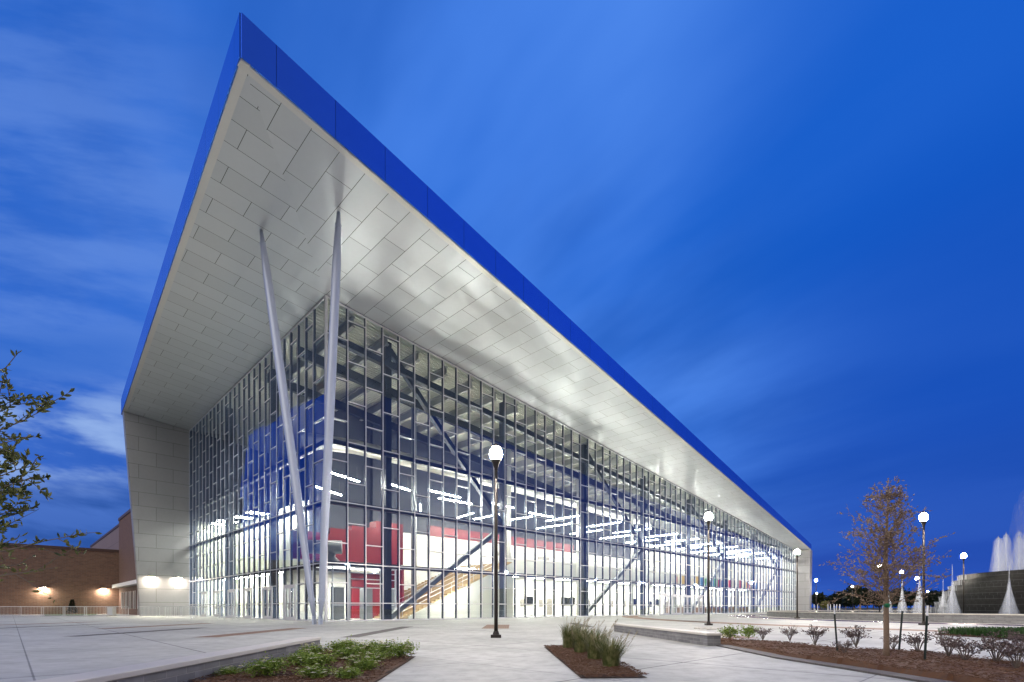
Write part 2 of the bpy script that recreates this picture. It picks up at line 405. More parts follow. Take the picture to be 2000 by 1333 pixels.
# ------------------------------------------------------------------ ground
g = MB(); g.add([(-3000,-400,-0.012),(3000,-400,-0.012),(3000,4000,-0.012),(-3000,4000,-0.012)], [(0,1,2,3)])
tag(g.build('ground', M['far_ground']), kind='structure')
g = MB(); g.add([(-110,-30,0),(190,-30,0),(190,118,0),(-110,118,0)], [(0,1,2,3)])
tag(g.build('plaza_paving', M['concrete']), kind='structure')

# paver strips laid in the plaza along the planting grid
def strip(name, x0, x1, y0, y1, m, zz=0.004):
    b = MB(); b.add([(x0,y0,zz),(x1,y0,zz),(x1,y1,zz),(x0,y1,zz)], [(0,1,2,3)])
    tag(b.build(name, m, swap=True), kind='structure')
for x0, y0, y1, k in ((-15.5,17.6,25.2,'g'),(-10.7,17.1,24.8,'b'),(-5.75,17.1,26.8,'g'),(-19.6,24.0,32.5,'b'),(-24.9,23.0,31.0,'g'),(-1.45,24.2,29.8,'b'),
                     (-29.5,28.0,36.0,'b'),(3.6,26.0,33.0,'g'),(7.2,16.5,20.5,'b'),(12.6,33.5,40.0,'g')):
    strip('paver_strip', x0, x0+(0.85 if k == 'b' else 0.62) + (0.45 if x0 == -1.45 else 0), y0, y1, M['paver_brown'] if k == 'b' else M['paver_grey'])

# ------------------------------------------------------------------ arena building
C0 = Vector((-12.96, 35.7, 0)); ANG = math.atan2(0.70, 0.7142)
arena = empty('arena_building', C0, ANG, 'large glass fronted arena with sharp overhanging blue edged roof lit from inside', 'arena')
DR = Vector((0.7142, 0.70, 0)); DL = Vector((-0.70, 0.7142, 0))
def BW(s, t, zz=0.0): return C0 + DR*s + DL*t + Vector((0, 0, zz))
LS, LT = 100.5, 38.1
def ZR(s): return 22.8 - 0.099*s
P = (-8.92, -11.62); Q = (-6.5, LT); RR = (LS+0.35, -2.72)
def FH(s): return 1.87 - 0.0075*(s + 8.9)
def top(p): return (p[0], p[1], ZR(p[0]) + FH(p[0]))
def bot(p): return (p[0], p[1], ZR(p[0]))
# soffits: front (rows run out from the long face) and side, mitred on the diagonal
sf = MB()
b = [bot(P), bot(RR), (LS+0.35, 0.25, ZR(LS+0.35)), (-0.25, 0.25, ZR(-0.25))]
b = [bot(P), bot(RR), (LS+0.35, 0.0, ZR(LS+0.35)), (0.0, 0.0, ZR(0.0))]
sf.add(b, [(3,2,1,0)])
sf.build('soffit', M['soffit'], arena, swap=True)
sl = MB(); b = [bot(P), (0.0, 0.0, ZR(0)), (0.0, LT+0.9, ZR(0)), (Q[0], LT+0.9, ZR(Q[0]))]
sl.add(b, [(3,2,1,0)])
sl.build('soffit', M['soffit'], arena)
# roof slab with fascias
rf = MB()
rp = [P, RR, (LS+1.6, -2.0), (LS+1.6, 40.0), (Q[0], 40.0)]
rf.hexa([(a, c, ZR(a)+0.06) for a, c in rp], [(a, c, ZR(a)+FH(a)-0.02) for a, c in rp])
roof = rf.build('roof', M['fascia'], arena)
def fascia(p, q, out, nm):
    m_ = MB(); o = Vector(out)*0.06; o3 = (o.x, o.y)
    a0, a1, b0, b1 = bot(p), top(p), bot(q), top(q)
    m_.hexa([(a0[0],a0[1],a0[2]+.02),(a0[0]+o3[0],a0[1]+o3[1],a0[2]+.02),(b0[0]+o3[0],b0[1]+o3[1],b0[2]+.02),(b0[0],b0[1],b0[2]+.02)],
            [a1,(a1[0]+o3[0],a1[1]+o3[1],a1[2]),(b1[0]+o3[0],b1[1]+o3[1],b1[2]),b1])
    m_.build('fascia', M['fascia'], roof)
    t_ = MB(); w = Vector(out)*-0.35
    t_.hexa([(a0[0],a0[1],a0[2]-.05),(b0[0],b0[1],b0[2]-.05),(b0[0]+w.x,b0[1]+w.y,b0[2]-.05),(a0[0]+w.x,a0[1]+w.y,a0[2]-.05)],
            [(a0[0],a0[1],a0[2]+.02),(b0[0],b0[1],b0[2]+.02),(b0[0]+w.x,b0[1]+w.y,b0[2]+.02),(a0[0]+w.x,a0[1]+w.y,a0[2]+.02)])
    t_.build('eave_trim', M['trim'], roof)
e1 = (Vector(RR)-Vector(P)).normalized(); fascia(P, RR, (e1.y, -e1.x), 'f')
e2 = (Vector(Q)-Vector(P)).normalized(); fascia(P, (Q[0], LT+0.9), (-e2.y, e2.x), 'l')
e3 = (LS+1.6-RR[0], -2.0-RR[1])
# wing walls closing both ends of the glass
ww = MB()
ww.hexa([(-4.9,LT,0),(-4.9,LT+0.9,0),(.05,LT+0.9,0),(.05,LT,0)], [(Q[0],LT,ZR(Q[0])-.05),(Q[0],LT+0.9,ZR(Q[0])-.05),(.05,LT+0.9,ZR(.05)-.05),(.05,LT,ZR(.05)-.05)])
ww.build('wing_wall', M['wing'], arena)
ww = MB()
ww.hexa([(LS,-2.5,0),(LS,0.5,0),(LS+1.3,0.5,0),(LS+1.3,-2.5,0)], [(LS,-2.68,ZR(LS)-.05),(LS,0.5,ZR(LS)-.05),(LS+1.3,0.5,ZR(LS+1.3)-.05),(LS+1.3,-2.68,ZR(LS+1.3)-.05)])
ww.build('wing_wall', M['wing'], arena)

# curtain wall: one window strip per mullion bay, its frame a sub-part
MOD = 1.457; ZA, ZB = 8.53, 4.15
edges_r = [0.0] + [1.6 + 1.42*k for k in range(70)]; edges_r = [e for e in edges_r if e < LS-0.8] + [LS]
edges_l = [0.0] + [2.1 + 1.43*k for k in range(30)]; edges_l = [e for e in edges_l if e < LT-0.8] + [LT]
def transoms(i, zt):
    zs = [ZB, ZA, 1.32]
    if i % 2: zs += [ZB + MOD*2]
    else: zs += [ZB + MOD, 2.78]
    k = 2 if i % 2 else 1
    k = 1 if i % 2 else 2
    while ZA + MOD*k < zt - 0.5: zs.append(ZA + MOD*k); k += 2
    if ZA + MOD*3 < zt - 0.5 and not (i % 2): pass
    return zs
def panes(mb, face, a, b, zs, za, zb):
    zs = [0.03] + sorted(zs) + [None]
    for k in range(len(zs)-1):
        rx, ry = rnd.gauss(0, .0028), rnd.gauss(0, .0035)
        z0, z1a = zs[k], za if zs[k+1] is None else zs[k+1]
        z1b = zb if zs[k+1] is None else zs[k+1]; zc, uc = (z0+z1a)/2, (a+b)/2
        q = [(u, zz, ry*(u-uc) + rx*(zz-zc)) for u, zz in ((a, z0), (b, z0), (b, z1b), (a, z1a))]
        if face == 'r': mb.add([(u, d, zz) for u, zz, d in q], [(0,1,2,3)])
        else: mb.add([(d, u, zz) for u, zz, d in q], [(3,2,1,0)])
def window(face, i, a, b):
    f = MB(); gl_ = MB(); fin = MB()
    if face == 'r':
        za, zb = ZR(a)-0.06, ZR(b)-0.06
        panes(gl_, 'r', a, b, transoms(i, min(za, zb)), za, zb)
        f.box(a-.032, a+.032, -.045, -.012, 0, za-.02); fin.box(a-.045, a+.045, .012, .20, .012, za-.02)
        for zt in transoms(i, min(za, zb)): f.box(a+.033, b-.033, -.04, -.012, zt-.032, zt+.032); fin.box(a+.046, b-.046, .012, .15, zt-.045, zt+.045)
        f.hexa([(a+.046,-.05,za-.10),(b-.046,-.05,zb-.10),(b-.046,.05,zb-.10),(a+.046,.05,za-.10)], [(a+.046,-.05,za),(b-.046,-.05,zb),(b-.046,.05,zb),(a+.046,.05,za)])
        f.box(a+.046, b-.046, -.05, .055, 0.0, 0.09)
    else:
        zt_ = ZR(0)-0.06
        panes(gl_, 'l', a, b, transoms(i, zt_), zt_, zt_)
        f.box(-.04,-.012, b-.026, b+.026, 0, zt_); fin.box(.012,.17, b-.04, b+.04, .012, zt_)
        for zt in transoms(i, zt_): f.box(-.035,-.012, a+.027, b-.027, zt-.032, zt+.032); fin.box(.012,.13, a+.041, b-.041, zt-.045, zt+.045)
        f.box(-.045,.047, a+.046, b-.046, zt_-.10, zt_); f.box(-.045,.047, a+.046, b-.046, 0, .09)
    w = gl_.build('window', M['glass'], arena)
    f.build('window_frame', M['alu'], w); fin.build('mullion', M['mullion'], w)
for i in range(len(edges_r)-1): window('r', i, edges_r[i], edges_r[i+1])
for i in range(len(edges_l)-1): window('l', i, edges_l[i], edges_l[i+1])
m_ = MB(); m_.box(-.09,.07,-.09,.07,0,ZR(0)-.06); m_.build('corner_post', M['alu'], arena)

# entrance doors (double leaf)
def door(face, c, w=2.1, h=2.65):
    d = MB(); hd = MB(); k = 0.0
    def bx(mb, u0, u1, z0, z1, o0=-.14, o1=-.065):
        if face == 'l': mb.box(o0, o1, u0, u1, z0, z1)
        else: mb.box(u0, u1, o0, o1, z0, z1)
    bx(d, c-w/2-.10, c-w/2, 0, h+.12, -.16); bx(d, c+w/2, c+w/2+.10, 0, h+.12, -.16); bx(d, c-w/2, c+w/2, h, h+.12, -.16)
    for s0, s1 in ((c-w/2+.01, c-.01), (c+.01, c+w/2-.01)):
        bx(d, s0, s0+.12, .01, h-.01); bx(d, s1-.12, s1, .01, h-.01); bx(d, s0+.12, s1-.12, h-.14, h-.01)
        bx(d, s0+.12, s1-.12, .01, .27); bx(d, s0+.12, s1-.12, 1.0, 1.07, -.13)
    o = d.build('door', M['alu'], arena)
    for sgn in (-1, 1): bx(hd, c+sgn*.10-.015, c+sgn*.10+.015, .85, 1.35, -.20, -.165)
    hd.build('handle', M['steel_grey'], o)
for c in (6.2, 11.1, 16.2, 21.0, 26.0, 31.0): door('l', c)
for c in (46.4, 49.7, 53.0, 56.4): door('r', c, 2.3, 2.6)

# structure behind the glass
cols = [5.4 + 12.5*k for k in range(8)]
for s in cols:
    m_ = MB(); m_.box(s-.25, s+.25, .75, 1.25, 0, ZR(s)-.5); m_.build('steel_column', M['steel_dark'], arena)
for t in (13.0, 25.5):
    m_ = MB(); m_.box(.75, 1.25, t-.25, t+.25, 0, ZR(1)-.5); m_.build('steel_column', M['steel_dark'], arena)
for k in (0, 2, 4, 6):
    if k+1 < len(cols):
        a, b_ = cols[k], cols[k+1]
        m_ = MB(); m_.bar((a+.2, 1.0, .2), (b_-.2, 1.0, 8.6), .38, .38); m_.build('brace', M['steel_grey'], arena)
        m_ = MB(); m_.bar((a+.2, 1.0, ZR(a)-1.0), (b_-.2, 1.0, 9.0), .38, .38); m_.build('brace', M['steel_dark'], arena)
for zz, d_ in ((ZB, .30), (ZA, .34), (ZA+3*MOD-.1, .34)):
    s1 = min(LS, (22.8-zz-1.0)/.099)
    m_ = MB(); m_.box(.2, s1, .22, .50, zz-d_/2, zz+d_/2); m_.build('edge_beam', M['steel_dark'], arena)
    m_ = MB(); m_.box(.22, .50, .6, LT, zz-d_/2, zz+d_/2); m_.build('edge_beam', M['steel_dark'], arena)
m_ = MB(); m_.hexa([(.3,.55,ZR(0)-2.6),(LS,.55,ZR(LS)-2.6),(LS,.95,ZR(LS)-2.6),(.3,.95,ZR(0)-2.6)], [(.3,.55,ZR(0)-2.1),(LS,.55,ZR(LS)-2.1),(LS,.95,ZR(LS)-2.1),(.3,.95,ZR(0)-2.1)])
m_.build('edge_beam', M['steel_dark'], arena)
# corrugated roof deck
dk = MB()
def slab(mb, s0, s1, t0, t1, z0, z1):
    mb.hexa([(s0,t0,ZR(s0)+z0),(s1,t0,ZR(s1)+z0),(s1,t1,ZR(s1)+z0),(s0,t1,ZR(s0)+z0)], [(s0,t0,ZR(s0)+z1),(s1,t0,ZR(s1)+z1),(s1,t1,ZR(s1)+z1),(s0,t1,ZR(s0)+z1)])
slab(dk, .05, LS, .05, 38.0, -.04, .0)
tt = .4
while tt < 17: slab(dk, .1, LS, tt, tt+.17, -.14, -.0402); tt += .34
dk.build('roof_deck', M['deck'], arena)
s = 2.3
while s < LS-1:
    j = MB(); zt = ZR(s)-.15
    j.box(s-.14, s+.14, .5, 17.5, zt-.10, zt); j.box(s-.14, s+.14, .5, 17.5, zt-.78, zt-.68); j.box(s-.02, s+.02, .5, 17.5, zt-.68, zt-.10)
    j.build('joist', M['joist'], arena); s += 2.84
for t in (6.5, 13.0):
    m_ = MB(); slab(m_, .6, LS-.5, t-.2, t+.2, -1.75, -.95); m_.build('girder', M['steel_dark'], arena)

# floors and interior walls
m_ = MB(); m_.box(.1, LS, .1, 37.9, .002, .012); m_.build('lobby_floor', M['floor'], arena)
m_ = MB(); m_.box(23, LS, 12.0, 12.4, .012, 4.75); m_.build('interior_wall', M['white_wall'], arena)        # ground floor
m_ = MB(); m_.box(12.0, LS, 15.0, 15.4, .02, 9.4); m_.build('interior_wall', M['white_wall'], arena)          # upper concourse
m_ = MB(); m_.box(19, 46, 14.93, 15.4, 9.402, 10.6); m_.build('red_band', M['red'], arena)
m_ = MB(); m_.box(66, LS, 14.95, 15.4, 9.402, ZR(LS)-.2); m_.build('interior_wall', M['white_wall'], arena)
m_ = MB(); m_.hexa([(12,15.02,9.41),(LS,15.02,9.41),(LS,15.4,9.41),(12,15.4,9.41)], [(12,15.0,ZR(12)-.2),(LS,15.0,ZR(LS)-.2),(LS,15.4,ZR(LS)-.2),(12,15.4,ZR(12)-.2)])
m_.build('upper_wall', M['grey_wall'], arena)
m_ = MB(); m_.box(22.5, LS, 7.2, 15.0, 4.752, 5.85); m_.build('mezzanine_floor', M['white_wall'], arena)
m_ = MB(); m_.box(22.5, LS, 7.0, 7.18, 4.7, 6.75); m_.build('parapet', M['white_wall'], arena)
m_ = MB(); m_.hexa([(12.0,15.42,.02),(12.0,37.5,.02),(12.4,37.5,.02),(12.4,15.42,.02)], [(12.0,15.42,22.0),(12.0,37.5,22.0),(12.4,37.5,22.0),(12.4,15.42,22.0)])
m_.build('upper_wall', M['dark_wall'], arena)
m_ = MB(); m_.box(.6, 4.9, 37.3, 37.6, .02, 11.6); m_.build('interior_wall', M['green_wall'], arena)
m_ = MB(); m_.box(5.0, 5.3, 15.5, 37.6, .02, 11.6); m_.build('interior_wall', M['green_wall'], arena)
m_ = MB(); m_.box(9.2, 11.8, 14.6, 15.0, .02, 5.0); m_.build('interior_wall', M['white_wall'], arena)
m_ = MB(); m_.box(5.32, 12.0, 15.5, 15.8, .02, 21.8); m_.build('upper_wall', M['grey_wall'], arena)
# red lobby volume with stepped top
m_ = MB()
for a, b_, zt in ((1.2,4.0,7.4),(4.0,6.0,7.9),(6.0,8.4,8.3),(8.4,11.3,9.0)): m_.box(a, b_, 8.0, 9.2, 5.1, zt)
m_.build('red_volume', M['red'], arena)
m_ = MB(); m_.box(11.32, 11.6, 8.3, 12.5, .02, 4.9); m_.build('red_volume', M['red'], arena)
m_ = MB(); m_.box(6.6, 11.2, 9.22, 9.5, .02, 4.2); m_.build('red_volume', M['red'], arena)
m_ = MB(); m_.box(.8, 6.5, 9.22, 9.5, .02, 4.2); m_.build('interior_wall', M['white_wall'], arena)
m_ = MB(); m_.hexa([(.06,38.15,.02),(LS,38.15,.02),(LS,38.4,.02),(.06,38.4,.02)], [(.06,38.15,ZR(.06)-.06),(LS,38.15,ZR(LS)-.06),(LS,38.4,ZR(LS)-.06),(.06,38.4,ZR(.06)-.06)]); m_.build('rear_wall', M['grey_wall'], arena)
m_ = MB(); m_.box(LS+.02, LS+.35, .52, 38.0, .0, ZR(LS)-.1); m_.build('end_wall', M['white_wall'], arena)
# vestibule frames
m_ = MB()
for s in (2.2, 3.6, 5.0, 6.4, 7.8):
    m_.box(s-.05, s+.05, 3.6, 3.75, .02, 4.3)
for zz in (1.2, 2.6, 3.3, 3.8, 4.3): m_.box(2.25, 7.75, 3.62, 3.73, zz-.04, zz+.04)
for t in [4.0+.55*k for k in range(7)]: m_.box(1.5, 9.0, t, t+.12, 4.32, 4.42)
m_.build('vestibule', M['alu'], arena)
m_ = MB()
for s in (3.2, 5.8, 8.2): m_.box(s, s+.8, 5.4, 6.2, .02, 2.7)
m_.build('portal_pier', M['steel_grey'], arena)
m_ = MB(); m_.box(3.0, 4.9, 17.0, 37.0, 4.6, 4.9); m_.build('mezzanine_floor', M['white_wall'], arena)
# ducts
m_ = MB(); m_.tube([(1.0,7.0,14.6),(6,7.2,15.1),(30,7.6,14.9),(56,8.0,14.2)], .62, 14); m_.build('duct', M['duct'], arena, smooth=True)
m_ = MB(); m_.tube([(1.2,6.5,5.9),(2.6,5.6,5.9),(3.6,5.0,5.9)], .55, 16); m_.tube([(2.9,5.4,5.4),(2.9,5.4,5.0),(3.3,5.2,4.5)], .35, 12); m_.build('duct', M['steel_grey'], arena, smooth=True)
# interior doors in the ground floor wall
for s in (23.5, 29.0, 36.6, 43.6, 60.5, 71.0, 82.0):
    m_ = MB(); m_.box(s, s+1.0, 11.94, 11.998, .02, 2.3); d_ = m_.build('interior_door', M['door_leaf'], arena)
    m_ = MB(); m_.box(s+.85, s+.9, 11.88, 11.938, 1.0, 1.12); m_.build('handle', M['alu'], d_)
for s in (30.0, 38.0, 47.0):
    m_ = MB(); m_.box(s, s+2.4, 14.92, 14.998, 5.87, 8.3); m_.build('upper_opening', M['door_leaf'], arena)
# coloured mural over the food counters far down the concourse
MUR = []
for nm, cc in (('red', (0.55,0.05,0.04)), ('gold', (0.65,0.42,0.08)), ('green', (0.12,0.35,0.10)), ('cream', (0.75,0.68,0.5)), ('blue', (0.10,0.25,0.45))):
    MUR.append(mat('mural_'+nm, cc, 0.5))
for k in range(24):
    s = 62 + k*1.55
    m_ = MB(); m_.box(s, s+1.4, 6.94, 6.998, 4.75+.05*(k % 3), 6.1+.12*((k*7) % 4)); m_.build('mural_panel', MUR[(k*3+k//4) % 5], arena)
m_ = MB(); m_.box(64, 97, 8.3, 9.3, .02, 1.15); m_.build('service_counter', M['paver_brown'], arena)

# stairs inside
st = empty('staircase', BW(8.9, 9.2), ANG, 'wide lobby stair with tan treads and steel rails behind the glass', 'staircase')
sp = MB(); n = 30; run, rise = 13.6/n, 5.84/n
for k in range(n): sp.box(k*run, (k+1)*run, -4.8, 4.8, max(.012, (k-1)*rise-.25), (k+1)*rise)
sp.build('steps', M['tread'], st)
sw = MB(); sw.hexa([(.6,-4.93,.012),(13.6,-4.93,.012),(13.6,-4.81,.012),(.6,-4.81,.012)], [(.6,-4.93,.20),(13.6,-4.93,5.8),(13.6,-4.81,5.8),(.6,-4.81,.20)]); sw.build('side_wall', M['white_wall'], st)
for y_ in (-4.85, -1.6, 1.6, 4.75):
    rl = MB()
    for hh in (.55, .95): rl.tube([(0,y_,hh+.1),(13.6,y_,5.84+hh+.1)], .03, 6)
    for k in range(0, n+1, 3): rl.tube([(k*run,y_,k*rise+.1),(k*run,y_,k*rise+1.05)], .022, 6)
    rl.build('railing', M['galv'], st)

for k in range(8):
    s_ = 11.6 + 12.5*k
    if s_ > LS-4: break
    m_ = MB(); m_.tube([(s_, 6.6, .012), (s_, 6.6, ZR(s_)-.9)], .26, 14); m_.build('interior_column', M['white_wall'] if k else M['steel_grey'], arena, smooth=True)
m_ = MB(); m_.tube([(22.6,7.09,7.25),(LS-.3,7.09,7.25)], .03, 6)
for k in range(40): m_.tube([(22.7+k*1.95,7.09,6.752),(22.7+k*1.95,7.09,7.25)], .018, 5)
m_.build('guard_rail', M['steel_grey'], arena)
for k, s_ in enumerate((24.8,31.4,35.0,45.5,51.6,55.3,63.2,69.0,75.5,86.0)):
    m_ = MB(); m_.box(s_, s_+.7, 11.95, 11.998, 1.1, 2.1); m_.build('notice_board', M['door_leaf'] if k % 3 else M['black'], arena)
# wall screens on the white concourse wall
GS = 'screens on the white concourse wall'
scr = empty('wall_screen', BW(26.0, 11.9, 1.5), ANG, 'small dark screen mounted on the white ground floor concourse wall', 'screen', GS)
m_ = MB(); m_.box(-.7,.7,-.06,.02,0,1.0); m_.build('bezel', M['black'], scr)
m_ = MB(); m_.box(-.64,.64,-.066,-.061,.06,.94); m_.build('display', M['screen'], scr)
for s in (33.0, 40.2, 41.8, 58.2, 66.0):
    c_ = copy_tree(scr); c_.location = BW(s, 11.9, 1.45)

# strip lights hung in the concourse
GL = 'strip lights hung in the concourse'
def strip_light(s, t, zz, L, along):
    o = empty('strip_light', BW(s, t, zz), ANG + (0 if along == 's' else R(90)), 'long white linear strip light hanging under the arena roof deck', 'ceiling light', GL)
    return o
sproto = strip_light(24, 9.5, 11.6, 7, 't')
m_ = MB(); m_.box(-3.0,3.0,-.05,.05,-.03,.03); m_.build('diffuser', M['strip'], sproto)
m_ = MB(); m_.box(-3.02,3.02,-.028,.028,.031,.09)
m_.build('housing', M['alu'], sproto)
m_ = MB()
for x_ in (-2.6,2.6): m_.tube([(x_,0,.09),(x_,0,1.2)], .008, 4)
m_.build('hanger', M['steel_grey'], sproto)
for k in range(1, 22):
    s = 24 + k*3.6
    if s > LS-3: break
    c_ = copy_tree(sproto); c_.location = BW(s, 9.3 if k % 2 else 4.4, min(11.6, ZR(s)-2.1))
for s, t, zz, a_ in ((3.5,4.6,11.6,20),(8.6,4.8,11.7,20),(4.5,9.5,11.4,28),(12.5,2.9,11.3,5),(14.5,9.8,11.3,55),(18.8,2.0,11.0,0),(24.5,2.0,10.8,0),(13,2.0,10.6,0),(21,10.5,11.4,80)):  # the strips closest to the glass are added to brighten the stair side wall
    c_ = copy_tree(sproto); c_.location = BW(s, t, zz); c_.rotation_euler = (0,0,ANG+R(a_)); c_.scale = (.62,1,1)
for t in (13, 15.2, 17.4, 19.6, 21.8):
    c_ = copy_tree(sproto); c_.location = BW(4.5, t, 10.6); c_.rotation_euler = (0,0,ANG+R(90)); c_.scale = (.5,1,1)
# flat panels under the mezzanine
GP = 'light panels under the mezzanine'
pp = empty('panel_light', BW(27, 9.6, 4.70), ANG, 'flat square light panel set under the white mezzanine floor', 'ceiling light', GP)
m_ = MB(); m_.box(-1.0,1.0,-.6,.6,0,.03); m_.build('diffuser', M['panel_light'], pp)
m_ = MB(); m_.box(-1.06,1.06,-.66,.66,.031,.05); m_.build('frame', M['alu'], pp)
for k in range(1, 15):
    c_ = copy_tree(pp); c_.location = BW(27 + k*5.0, 9.6, 4.70)
for s, t in ((4, 5.8), (7, 5.8), (14, 2.2), (25.5, 5.0)):
    c_ = copy_tree(pp); c_.location = BW(s, t, 4.55)
for s_, t_ in ((2.9, 36.2), (2.9, 33.4), (3.3, 29.0), (3.6, 25.0)):  # unseen fixtures, added to brighten the pale side lobby walls
    c_ = copy_tree(pp); c_.location = BW(s_, t_, 11.3); c_['label'] = 'flat square light panel added high in the side lobby to brighten its walls'; c_['group'] = 'added light panels high in the side lobby'
for t in (19, 23, 27, 31, 35):
    c_ = copy_tree(pp); c_.location = BW(3.9, t, 4.55)

# ------------------------------------------------------------------ V column in front of the corner
vcol = empty('vee_column', (-11.55, 30.3, 0), 0, 'pale steel column whose two tapered legs spread to hold up the roof point', 'column')
base = Vector((-11.55, 30.3, 0))
for bx_, tp in ((-.16, Vector((-14.83, 30.27, 23.30))), (.22, Vector((-9.66, 28.58, 23.15)))):
    p0 = Vector((bx_, 0, .35)); p1 = tp - base; leg = MB()
    ks = [0, .05, .3, .6, .88, .965, 1]; rs = [.09, .17, .24, .255, .24, .15, .08]
    leg.tube([p0.lerp(p1, k) for k in ks], rs, 20); leg.build('leg', M['column'], vcol, smooth=True)
    cl_ = MB(); cl_.tube([p0.lerp(p1, .045), p0.lerp(p1, .052)], .215, 20); cl_.tube([p0.lerp(p1, .962), p0.lerp(p1, .967)], .185, 20); cl_.build('collar', M['column'], vcol)
    pl = MB(); pl.box(bx_-.05, bx_+.05, -.22, .22, 0, .5); pl.build('foot_plate', M['column'], vcol)
    pl = MB(); pl.tube([p0.lerp(p1, .985)+Vector((0,0,.0)), p1+Vector((0,0,.1))], .05, 8); pl.build('pin', M['steel_dark'], vcol)

# ------------------------------------------------------------------ buildings to the left
ts = 65.6
bb = empty('brick_building', BW(-3.6, ts), ANG, 'low dark brown brick building with wall lights at left edge', 'building')
m_ = MB(); m_.box(-60, 0, 0, 30, 0, 9.6); m_.build('wall', M['brick'], bb)
m_ = MB(); m_.box(-60.1, .1, -.08, 30.1, 9.602, 10.0); m_.build('parapet', M['parapet'], bb)
hb = empty('hall_building', BW(-3.6, LT+1.0), ANG, 'taller plum brick hall with pale panels rising behind the low brick building', 'building')
m_ = MB(); m_.box(0, 40, 0, ts-LT-1.05, 0, 14.5); m_.build('wall', M['brick_dark'], hb)
m_ = MB(); m_.box(.8, 40, ts-LT-1.0, 75, 0, 14.5); m_.build('panel_wall', M['pale_panel'], hb)
m_ = MB(); m_.box(-.1, 40.1, .0, ts-LT-1.0, 14.502, 14.9); m_.box(.7, 40.1, ts-LT-.99, 75.1, 14.502, 14.9); m_.build('parapet', M['parapet'], hb)
m_ = MB(); m_.box(-.9, -.02, 4, ts-LT-1.4, 4.0, 4.5); m_.build('canopy', M['white_paint'], hb)
for k in range(5):
    t = 8 + k*3.4
    m_ = MB(); m_.box(-.05, -.003, t, t+1.4, .9, 3.2); w_ = m_.build('window', M['screen'], hb)
    m_ = MB(); m_.box(-.12, -.052, t-.1, t-.003, .8, 3.3); m_.box(-.12, -.052, t+1.403, t+1.5, .8, 3.3); m_.build('frame', M['white_paint'], w_)

# wall lights
def sconce(name, loc, rz, label, group):
    o = empty(name, loc, rz, label, 'wall light', group)
    m_ = MB(); m_.hexa([(-.28,-.42,-.03),(.28,-.42,-.03),(.28,0,-.03),(-.28,0,-.03)], [(-.28,-.30,.16),(.28,-.30,.16),(.28,0,.16),(-.28,0,.16)]); m_.build('hood', M['bronze'], o)
    m_ = MB(); m_.box(-.22,.22,-.38,-.06,-.06,-.035); m_.build('lens', M['sconce'], o)
    return o
sconce('wall_light', BW(-3.9, LT-.01, 4.6), ANG, 'lit wall light nearer the outer edge of the pale wing wall', 'lights on the wing wall')
sconce('wall_light', BW(-1.2, LT-.01, 4.6), ANG, 'lit wall light on the pale wing wall beside the glass', 'lights on the wing wall')
for du, lb in ((-8.7, 'lit wall light in the middle of the dark brown brick wall'), (-1.9, 'lit wall light at the inner corner end of the brown brick wall'), (-19, 'lit wall light on the brown brick wall near the oak branches')):
    sconce('wall_light', BW(-3.6+du, ts-.01, 3.9), ANG, lb, 'lights on the brick wall')

# lawn strip and small conifer by the brick wall
pts = [at(85, 1199), at(190, 1199.5), at(185, 1202.5), at(85, 1203)]
m_ = MB(); m_.add([(p.x, p.y, .008) for p in pts], [(3,2,1,0)]); tag(m_.build('lawn', M['lawn']), kind='stuff')

# ------------------------------------------------------------------ crowd barriers
GB = 'crowd barriers in front of the entrance'
bar0 = empty('crowd_barrier', at(20, 1205), 0, 'grey steel crowd barrier standing in the row before the brick wall', 'barrier', GB)
m_ = MB()
m_.tube([(-1.2,0,.12),(-1.2,0,1.02),(-1.12,0,1.1),(1.12,0,1.1),(1.2,0,1.02),(1.2,0,.12)], .024, 6)
m_.tube([(-1.2,0,.2),(1.2,0,.2)], .02, 6); m_.build('frame', M['galv'], bar0)
m_ = MB()
for k in range(15): m_.tube([(-1.05+k*.15,0,.2),(-1.05+k*.15,0,1.09)], .011, 5)
m_.build('bars', M['galv'], bar0)
for x_ in (-1.0, 1.0):
    m_ = MB(); m_.tube([(x_,-.3,.02),(x_,-.25,.08),(x_,0,.2),(x_,.25,.08),(x_,.3,.02)], .02, 6); m_.build('foot', M['galv'], bar0)
bl = [(at(u, 1205), R(4), 0) for u in (62, 104, 146, 188, 228)] + [(at(u, 1205.5+.004*(u-268)), R(-6), 1) for u in (290, 332, 372)] + \
     [(at(u, 1209), R(12), 2) for u in (352, 402)] + [(at(446, 1211.5), R(-30), 2)]
lbs = ['grey steel crowd barrier standing in the row before the brick wall', 'grey steel crowd barrier standing in front of the pale wing wall', 'nearer grey steel crowd barrier before the glass entrance doors']
for p, rz, k in bl:
    c_ = copy_tree(bar0); c_.location = p; c_.rotation_euler = (0,0,rz); c_['label'] = lbs[k]
cab = empty('utility_box', at(218, 1204), 0, 'small pale utility cabinet beside the crowd barrier row', 'cabinet')
m_ = MB(); m_.box(-.32,.32,-.25,.25,.06,1.05); m_.build('cabinet', M['cap'], cab)
m_ = MB(); m_.box(-.38,.38,-.31,.31,0,.06); m_.build('plinth', M['concrete'], cab)
m_ = MB(); m_.box(-.27,.27,-.27,-.252,.12,.98); m_.build('door', M['galv'], cab)

